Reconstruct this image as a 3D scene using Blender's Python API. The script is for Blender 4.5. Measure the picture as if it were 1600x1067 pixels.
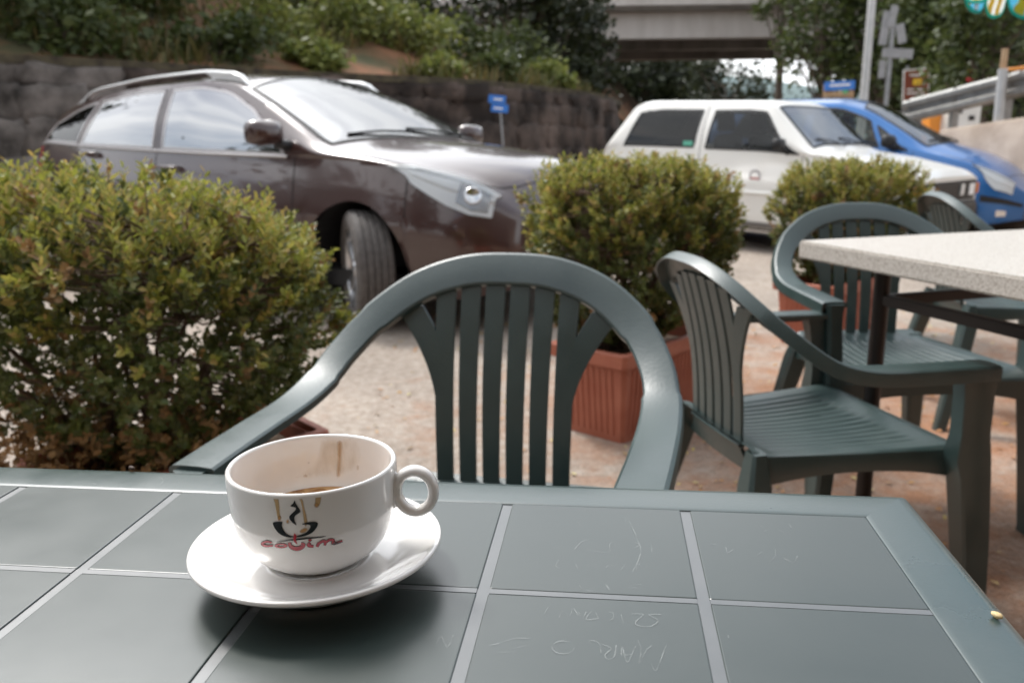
import bpy, bmesh, math, random
import numpy as np
from mathutils import Vector, Matrix, noise as mnoise
from mathutils.geometry import tessellate_polygon
R = math.radians
PI = math.pi
sc = bpy.context.scene
for o in list(bpy.data.objects):
    bpy.data.objects.remove(o)

# ------------------------------------------------------------------ camera
CAM_H = 0.964
PITCH = 0.2293154
cam_d = bpy.data.cameras.new('camera')
cam = bpy.data.objects.new('camera', cam_d)
sc.collection.objects.link(cam)
cam_d.sensor_width = 22.3
cam_d.lens = 1291 / 1600 * 22.3
cam_d.clip_start = 0.02
cam_d.clip_end = 3000
cam.matrix_world = Matrix.Translation((0, 0, CAM_H)) @ Matrix.Rotation(PI / 2 - PITCH, 4, 'X') @ Matrix.Rotation(R(-0.7337), 4, 'Z')
cam_d.dof.use_dof = True
cam_d.dof.focus_distance = 0.50
cam_d.dof.aperture_fstop = 6.5
sc.camera = cam

# ------------------------------------------------------------------ sky
SUN_EL, SUN_AZ = R(52), R(-38)          # azimuth measured from +Y (view direction), negative = left
w = bpy.data.worlds.new('World')
sc.world = w
w.use_nodes = True
nt = w.node_tree
nt.nodes.clear()
wo = nt.nodes.new('ShaderNodeOutputWorld')
bg = nt.nodes.new('ShaderNodeBackground')
sky = nt.nodes.new('ShaderNodeTexSky')
sky.sky_type = 'NISHITA'
sky.sun_disc = False
sky.sun_elevation = SUN_EL
sky.sun_rotation = SUN_AZ
sky.dust_density = 3.0
sky.air_density = 1.2
tc = nt.nodes.new('ShaderNodeTexCoord')
mp = nt.nodes.new('ShaderNodeMapping')
mp.inputs['Scale'].default_value = (1, 1, 2.4)
nz = nt.nodes.new('ShaderNodeTexNoise')
nz.inputs['Scale'].default_value = 2.3
nz.inputs['Detail'].default_value = 7
nz.inputs['Roughness'].default_value = 0.55
rp = nt.nodes.new('ShaderNodeValToRGB')
rp.color_ramp.elements[0].position = 0.36
rp.color_ramp.elements[0].color = (0.25, 0.25, 0.25, 1)
rp.color_ramp.elements[1].position = 0.56
rp.color_ramp.elements[1].color = (1, 1, 1, 1)
mx = nt.nodes.new('ShaderNodeMixRGB')
bw = nt.nodes.new('ShaderNodeRGBToBW')
cm = nt.nodes.new('ShaderNodeMath'); cm.operation = 'MULTIPLY_ADD'
cm.inputs[1].default_value = 1.6; cm.inputs[2].default_value = 4.0
cw = nt.nodes.new('ShaderNodeMixRGB'); cw.blend_type = 'MULTIPLY'; cw.inputs[0].default_value = 1.0
cw.inputs[2].default_value = (0.965, 0.99, 1.02, 1)
nt.links.new(sky.outputs[0], bw.inputs[0]); nt.links.new(bw.outputs[0], cm.inputs[0]); nt.links.new(cm.outputs[0], cw.inputs[1])
nt.links.new(cw.outputs[0], mx.inputs[2])
nt.links.new(tc.outputs['Generated'], mp.inputs['Vector'])
nt.links.new(mp.outputs[0], nz.inputs['Vector'])
nt.links.new(nz.outputs['Fac'], rp.inputs[0])
nt.links.new(rp.outputs[0], mx.inputs[0])
nt.links.new(sky.outputs[0], mx.inputs[1])
nt.links.new(mx.outputs[0], bg.inputs[0])
bg.inputs[1].default_value = 0.105
nt.links.new(bg.outputs[0], wo.inputs[0])

# ------------------------------------------------------------------ sun (hazy, soft edged)
sd = bpy.data.lights.new('sun', 'SUN')
sd.energy = 1.5
sd.angle = R(12)
sd.color = (1.0, 0.96, 0.90)
so = bpy.data.objects.new('sun', sd)
sc.collection.objects.link(so)
_sv = Vector((math.sin(SUN_AZ) * math.cos(SUN_EL), math.cos(SUN_AZ) * math.cos(SUN_EL), math.sin(SUN_EL)))
so.rotation_euler = _sv.to_track_quat('Z', 'Y').to_euler()
so.location = _sv * 30

sc.view_settings.view_transform = 'Standard'
sc.view_settings.look = 'None'
sc.view_settings.exposure = 0.84
sc.view_settings.gamma = 1.0
sc.view_settings.use_curve_mapping = False

# ------------------------------------------------------------------ helpers
COL = sc.collection

def tag(o, label=None, cat=None, group=None, kind=None):
    if label: o['label'] = label
    if cat: o['category'] = cat
    if group: o['group'] = group
    if kind: o['kind'] = kind
    return o

def empty(name, loc=(0, 0, 0), rz=0.0):
    o = bpy.data.objects.new(name, None)
    COL.objects.link(o)
    o.location = loc
    o.rotation_euler = (0, 0, rz)
    o.empty_display_size = 0.1
    return o

def link(name, me, parent=None, loc=None, rot=None):
    o = bpy.data.objects.new(name, me)
    COL.objects.link(o)
    if parent: o.parent = parent
    if loc is not None: o.location = loc
    if rot is not None: o.rotation_euler = rot
    return o

def copy_tree(o, parent=None):
    c = o.copy()
    COL.objects.link(c)
    c.parent = parent
    for ch in list(o.children):
        copy_tree(ch, c)
    return c

class MB:
    def __init__(s):
        s.v = []; s.f = []
    def add(s, vs, fs):
        b = len(s.v)
        s.v += [tuple(p) for p in vs]
        s.f += [tuple(i + b for i in f) for f in fs]
        return s
    def box(s, lo, hi):
        x0, y0, z0 = lo; x1, y1, z1 = hi
        return s.add([(x0,y0,z0),(x1,y0,z0),(x1,y1,z0),(x0,y1,z0),(x0,y0,z1),(x1,y0,z1),(x1,y1,z1),(x0,y1,z1)],
                     [(0,3,2,1),(4,5,6,7),(0,1,5,4),(1,2,6,5),(2,3,7,6),(3,0,4,7)])
    def grid(s, P, closed_u=False, closed_v=False):
        n = len(P); m = len(P[0])
        vs = [p for row in P for p in row]
        fs = []
        for i in range(n if closed_u else n - 1):
            for j in range(m if closed_v else m - 1):
                a = i * m + j; b = ((i + 1) % n) * m + j
                c = ((i + 1) % n) * m + (j + 1) % m; d = i * m + (j + 1) % m
                fs.append((a, b, c, d))
        return s.add(vs, fs)
    def loft(s, rings, cap=True):
        m = len(rings[0])
        b = len(s.v)
        s.grid(rings, closed_v=True)
        if cap:
            s.f.append(tuple(b + i for i in range(m)))
            k = b + (len(rings) - 1) * m
            s.f.append(tuple(k + i for i in reversed(range(m))))
        return s
    def tube(s, pts, rad, n=8, cap=True):
        pts = [Vector(p) for p in pts]
        if not hasattr(rad, '__len__'): rad = [rad] * len(pts)
        rings = []
        up = Vector((0, 0, 1))
        for i, p in enumerate(pts):
            t = (pts[min(i + 1, len(pts) - 1)] - pts[max(i - 1, 0)])
            if t.length < 1e-9: t = Vector((0, 0, 1))
            t.normalize()
            a = up if abs(t.z) < 0.95 else Vector((1, 0, 0))
            u = t.cross(a).normalized(); v = t.cross(u)
            rings.append([p + (u * math.cos(2*PI*k/n) + v * math.sin(2*PI*k/n)) * rad[i] for k in range(n)])
        return s.loft(rings, cap)
    def lathe(s, prof, n=48, cx=0, cy=0, cz=0, close=False):
        P = []
        for k in range(n):
            a = 2 * PI * k / n
            P.append([(cx + r * math.cos(a), cy + r * math.sin(a), cz + z) for r, z in prof])
        return s.grid(P, closed_u=True, closed_v=close)
    def mesh(s, name, mat=None, smooth=False, angle=None):
        me = bpy.data.meshes.new(name)
        me.from_pydata(s.v, [], s.f)
        if mat: me.materials.append(mat)
        if smooth:
            me.polygons.foreach_set('use_smooth', [True] * len(me.polygons))
            if angle:
                me.set_sharp_from_angle(angle=R(angle))
        me.update()
        return me
    def build(s, name, mat=None, parent=None, smooth=False, angle=None, loc=None, rot=None, bevel=None, fix=True):
        me = s.mesh(name, mat, smooth, angle)
        if fix or bevel:
            bm = bmesh.new(); bm.from_mesh(me)
            bmesh.ops.remove_doubles(bm, verts=bm.verts, dist=1e-5)
            if bevel:
                bmesh.ops.bevel(bm, geom=[e for e in bm.edges if len(e.link_faces) == 2 and e.calc_face_angle(0) > 0.6], offset=bevel, segments=2, affect='EDGES')
            bmesh.ops.recalc_face_normals(bm, faces=bm.faces)
            if smooth:
                for f in bm.faces: f.smooth = True
            bm.to_mesh(me); bm.free()
            if smooth and angle: me.set_sharp_from_angle(angle=R(angle))
        return link(name, me, parent, loc, rot)

def crom(pts, n, closed=False):
    P = [Vector(p) for p in pts]; N = len(P); out = []
    seg = N if closed else N - 1
    for i in range(seg):
        g = (lambda k: P[k % N]) if closed else (lambda k: P[min(max(k, 0), N - 1)])
        a, b, c, d = g(i - 1), g(i), g(i + 1), g(i + 2)
        for k in range(n):
            t = k / n
            out.append(0.5 * ((2*b) + (c - a)*t + (2*a - 5*b + 4*c - d)*t*t + (3*b - a - 3*c + d)*t**3))
    if not closed: out.append(P[-1].copy())
    return out

# ------------------------------------------------------------------ materials
def nodes(name):
    m = bpy.data.materials.new(name); m.use_nodes = True
    t = m.node_tree
    return m, t, t.nodes['Principled BSDF']

def N(t, typ, **kw):
    n = t.nodes.new(typ)
    for k, v in kw.items():
        if k in n.inputs.keys(): n.inputs[k].default_value = v
        else: setattr(n, k, v)
    return n

def M(name, c1, c2=None, scale=20, rough=0.5, metal=0.0, coat=0.0, bump=0.0, bscale=None, rough2=None, spec=None, detail=6, contrast=(0.35, 0.65), stretch=None, coat_rough=0.05, world=False):
    m, t, b = nodes(name)
    b.inputs['Base Color'].default_value = (*c1, 1)
    b.inputs['Roughness'].default_value = rough
    b.inputs['Metallic'].default_value = metal
    b.inputs['Coat Weight'].default_value = coat
    b.inputs['Coat Roughness'].default_value = coat_rough
    if spec is not None: b.inputs['Specular IOR Level'].default_value = spec
    tcn = N(t, 'ShaderNodeTexCoord')
    src = tcn.outputs['Object']
    if world: src = N(t, 'ShaderNodeNewGeometry').outputs['Position']
    if stretch:
        mpn = N(t, 'ShaderNodeMapping'); mpn.inputs['Scale'].default_value = stretch
        t.links.new(src, mpn.inputs['Vector']); src = mpn.outputs[0]
    if c2 or rough2 is not None:
        nzn = N(t, 'ShaderNodeTexNoise', Scale=scale, Detail=detail, Roughness=0.6)
        t.links.new(src, nzn.inputs['Vector'])
        r = N(t, 'ShaderNodeMapRange'); r.inputs[1].default_value = contrast[0]; r.inputs[2].default_value = contrast[1]
        t.links.new(nzn.outputs['Fac'], r.inputs[0])
        if c2:
            mixn = N(t, 'ShaderNodeMixRGB'); mixn.inputs[1].default_value = (*c1, 1); mixn.inputs[2].default_value = (*c2, 1)
            t.links.new(r.outputs[0], mixn.inputs[0]); t.links.new(mixn.outputs[0], b.inputs['Base Color'])
        if rough2 is not None:
            r2 = N(t, 'ShaderNodeMapRange'); r2.inputs[1].default_value = contrast[0]; r2.inputs[2].default_value = contrast[1]
            r2.inputs[3].default_value = rough; r2.inputs[4].default_value = rough2
            t.links.new(nzn.outputs['Fac'], r2.inputs[0]); t.links.new(r2.outputs[0], b.inputs['Roughness'])
    if bump:
        nb = N(t, 'ShaderNodeTexNoise', Scale=bscale or scale * 3, Detail=5)
        t.links.new(src, nb.inputs['Vector'])
        bp = N(t, 'ShaderNodeBump', Strength=bump, Distance=0.01)
        t.links.new(nb.outputs['Fac'], bp.inputs['Height']); t.links.new(bp.outputs[0], b.inputs['Normal'])
    return m

def leaf_mat(name, cols, rough=0.45, trans=0.25):
    m, t, b = nodes(name)
    g = N(t, 'ShaderNodeNewGeometry')
    r = N(t, 'ShaderNodeValToRGB')
    cr = r.color_ramp
    while len(cr.elements) < len(cols): cr.elements.new(0.5)
    for i, c in enumerate(cols):
        cr.elements[i].position = i / max(1, len(cols) - 1); cr.elements[i].color = (*c, 1)
    t.links.new(g.outputs['Random Per Island'], r.inputs[0])
    t.links.new(r.outputs[0], b.inputs['Base Color'])
    b.inputs['Roughness'].default_value = rough
    tr = N(t, 'ShaderNodeBsdfTranslucent')
    t.links.new(r.outputs[0], tr.inputs[0])
    ms = N(t, 'ShaderNodeMixShader'); ms.inputs[0].default_value = trans
    t.links.new(b.outputs[0], ms.inputs[1]); t.links.new(tr.outputs[0], ms.inputs[2])
    t.links.new(ms.outputs[0], t.nodes['Material Output'].inputs[0])
    return m

def glass_mat(name, tint, ior=1.9, rough=0.01, dark=0.0):
    m = bpy.data.materials.new(name); m.use_nodes = True
    t = m.node_tree; t.nodes.clear()
    out = N(t, 'ShaderNodeOutputMaterial')
    tr = N(t, 'ShaderNodeBsdfTransparent'); tr.inputs[0].default_value = (*tint, 1)
    gl = N(t, 'ShaderNodeBsdfGlossy', Roughness=rough)
    fr = N(t, 'ShaderNodeFresnel', IOR=ior)
    ms = N(t, 'ShaderNodeMixShader')
    t.links.new(fr.outputs[0], ms.inputs[0]); t.links.new(tr.outputs[0], ms.inputs[1]); t.links.new(gl.outputs[0], ms.inputs[2])
    t.links.new(ms.outputs[0], out.inputs[0])
    return m

def alpha_mat(name, col, alpha, rough=0.3, nscale=None):
    m, t, b = nodes(name)
    b.inputs['Base Color'].default_value = (*col, 1); b.inputs['Roughness'].default_value = rough
    b.inputs['Alpha'].default_value = alpha
    if nscale:
        tcn = N(t, 'ShaderNodeTexCoord'); nzn = N(t, 'ShaderNodeTexNoise', Scale=nscale, Detail=4)
        t.links.new(tcn.outputs['Object'], nzn.inputs['Vector'])
        r = N(t, 'ShaderNodeMapRange'); r.inputs[1].default_value = 0.35; r.inputs[2].default_value = 0.65
        r.inputs[3].default_value = 0.0; r.inputs[4].default_value = alpha
        t.links.new(nzn.outputs['Fac'], r.inputs[0]); t.links.new(r.outputs[0], b.inputs['Alpha'])
    return m

GREEN = M('green_plastic', (0.020, 0.042, 0.041), (0.031, 0.057, 0.055), scale=7, rough=0.32, rough2=0.46, bump=0.05, bscale=220, spec=0.9)
TILE = M('worn_green_plastic', (0.020, 0.033, 0.030), (0.036, 0.049, 0.046), scale=7, world=True, spec=0.70, coat=0.2, coat_rough=0.30, rough=0.30, rough2=0.40, bump=0.006, bscale=60, contrast=(0.3, 0.7))
STRIP = M('worn_strip_plastic', (0.048, 0.056, 0.059), (0.076, 0.083, 0.088), world=True, scale=24, rough=0.34, rough2=0.46, spec=0.9, coat=0.6, coat_rough=0.35)
RAIL = M('green_frame_plastic', (0.026, 0.050, 0.048), (0.054, 0.075, 0.074), world=True, scale=8, rough=0.26, rough2=0.40, bump=0.03, bscale=400, spec=0.8, coat=0.2, coat_rough=0.3)
SCRATCH = alpha_mat('scratch_marks', (0.42, 0.45, 0.44), 0.32, 0.6, nscale=160)
PORC = M('white_porcelain', (0.80, 0.785, 0.765), rough=0.12, coat=0.4)
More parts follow.
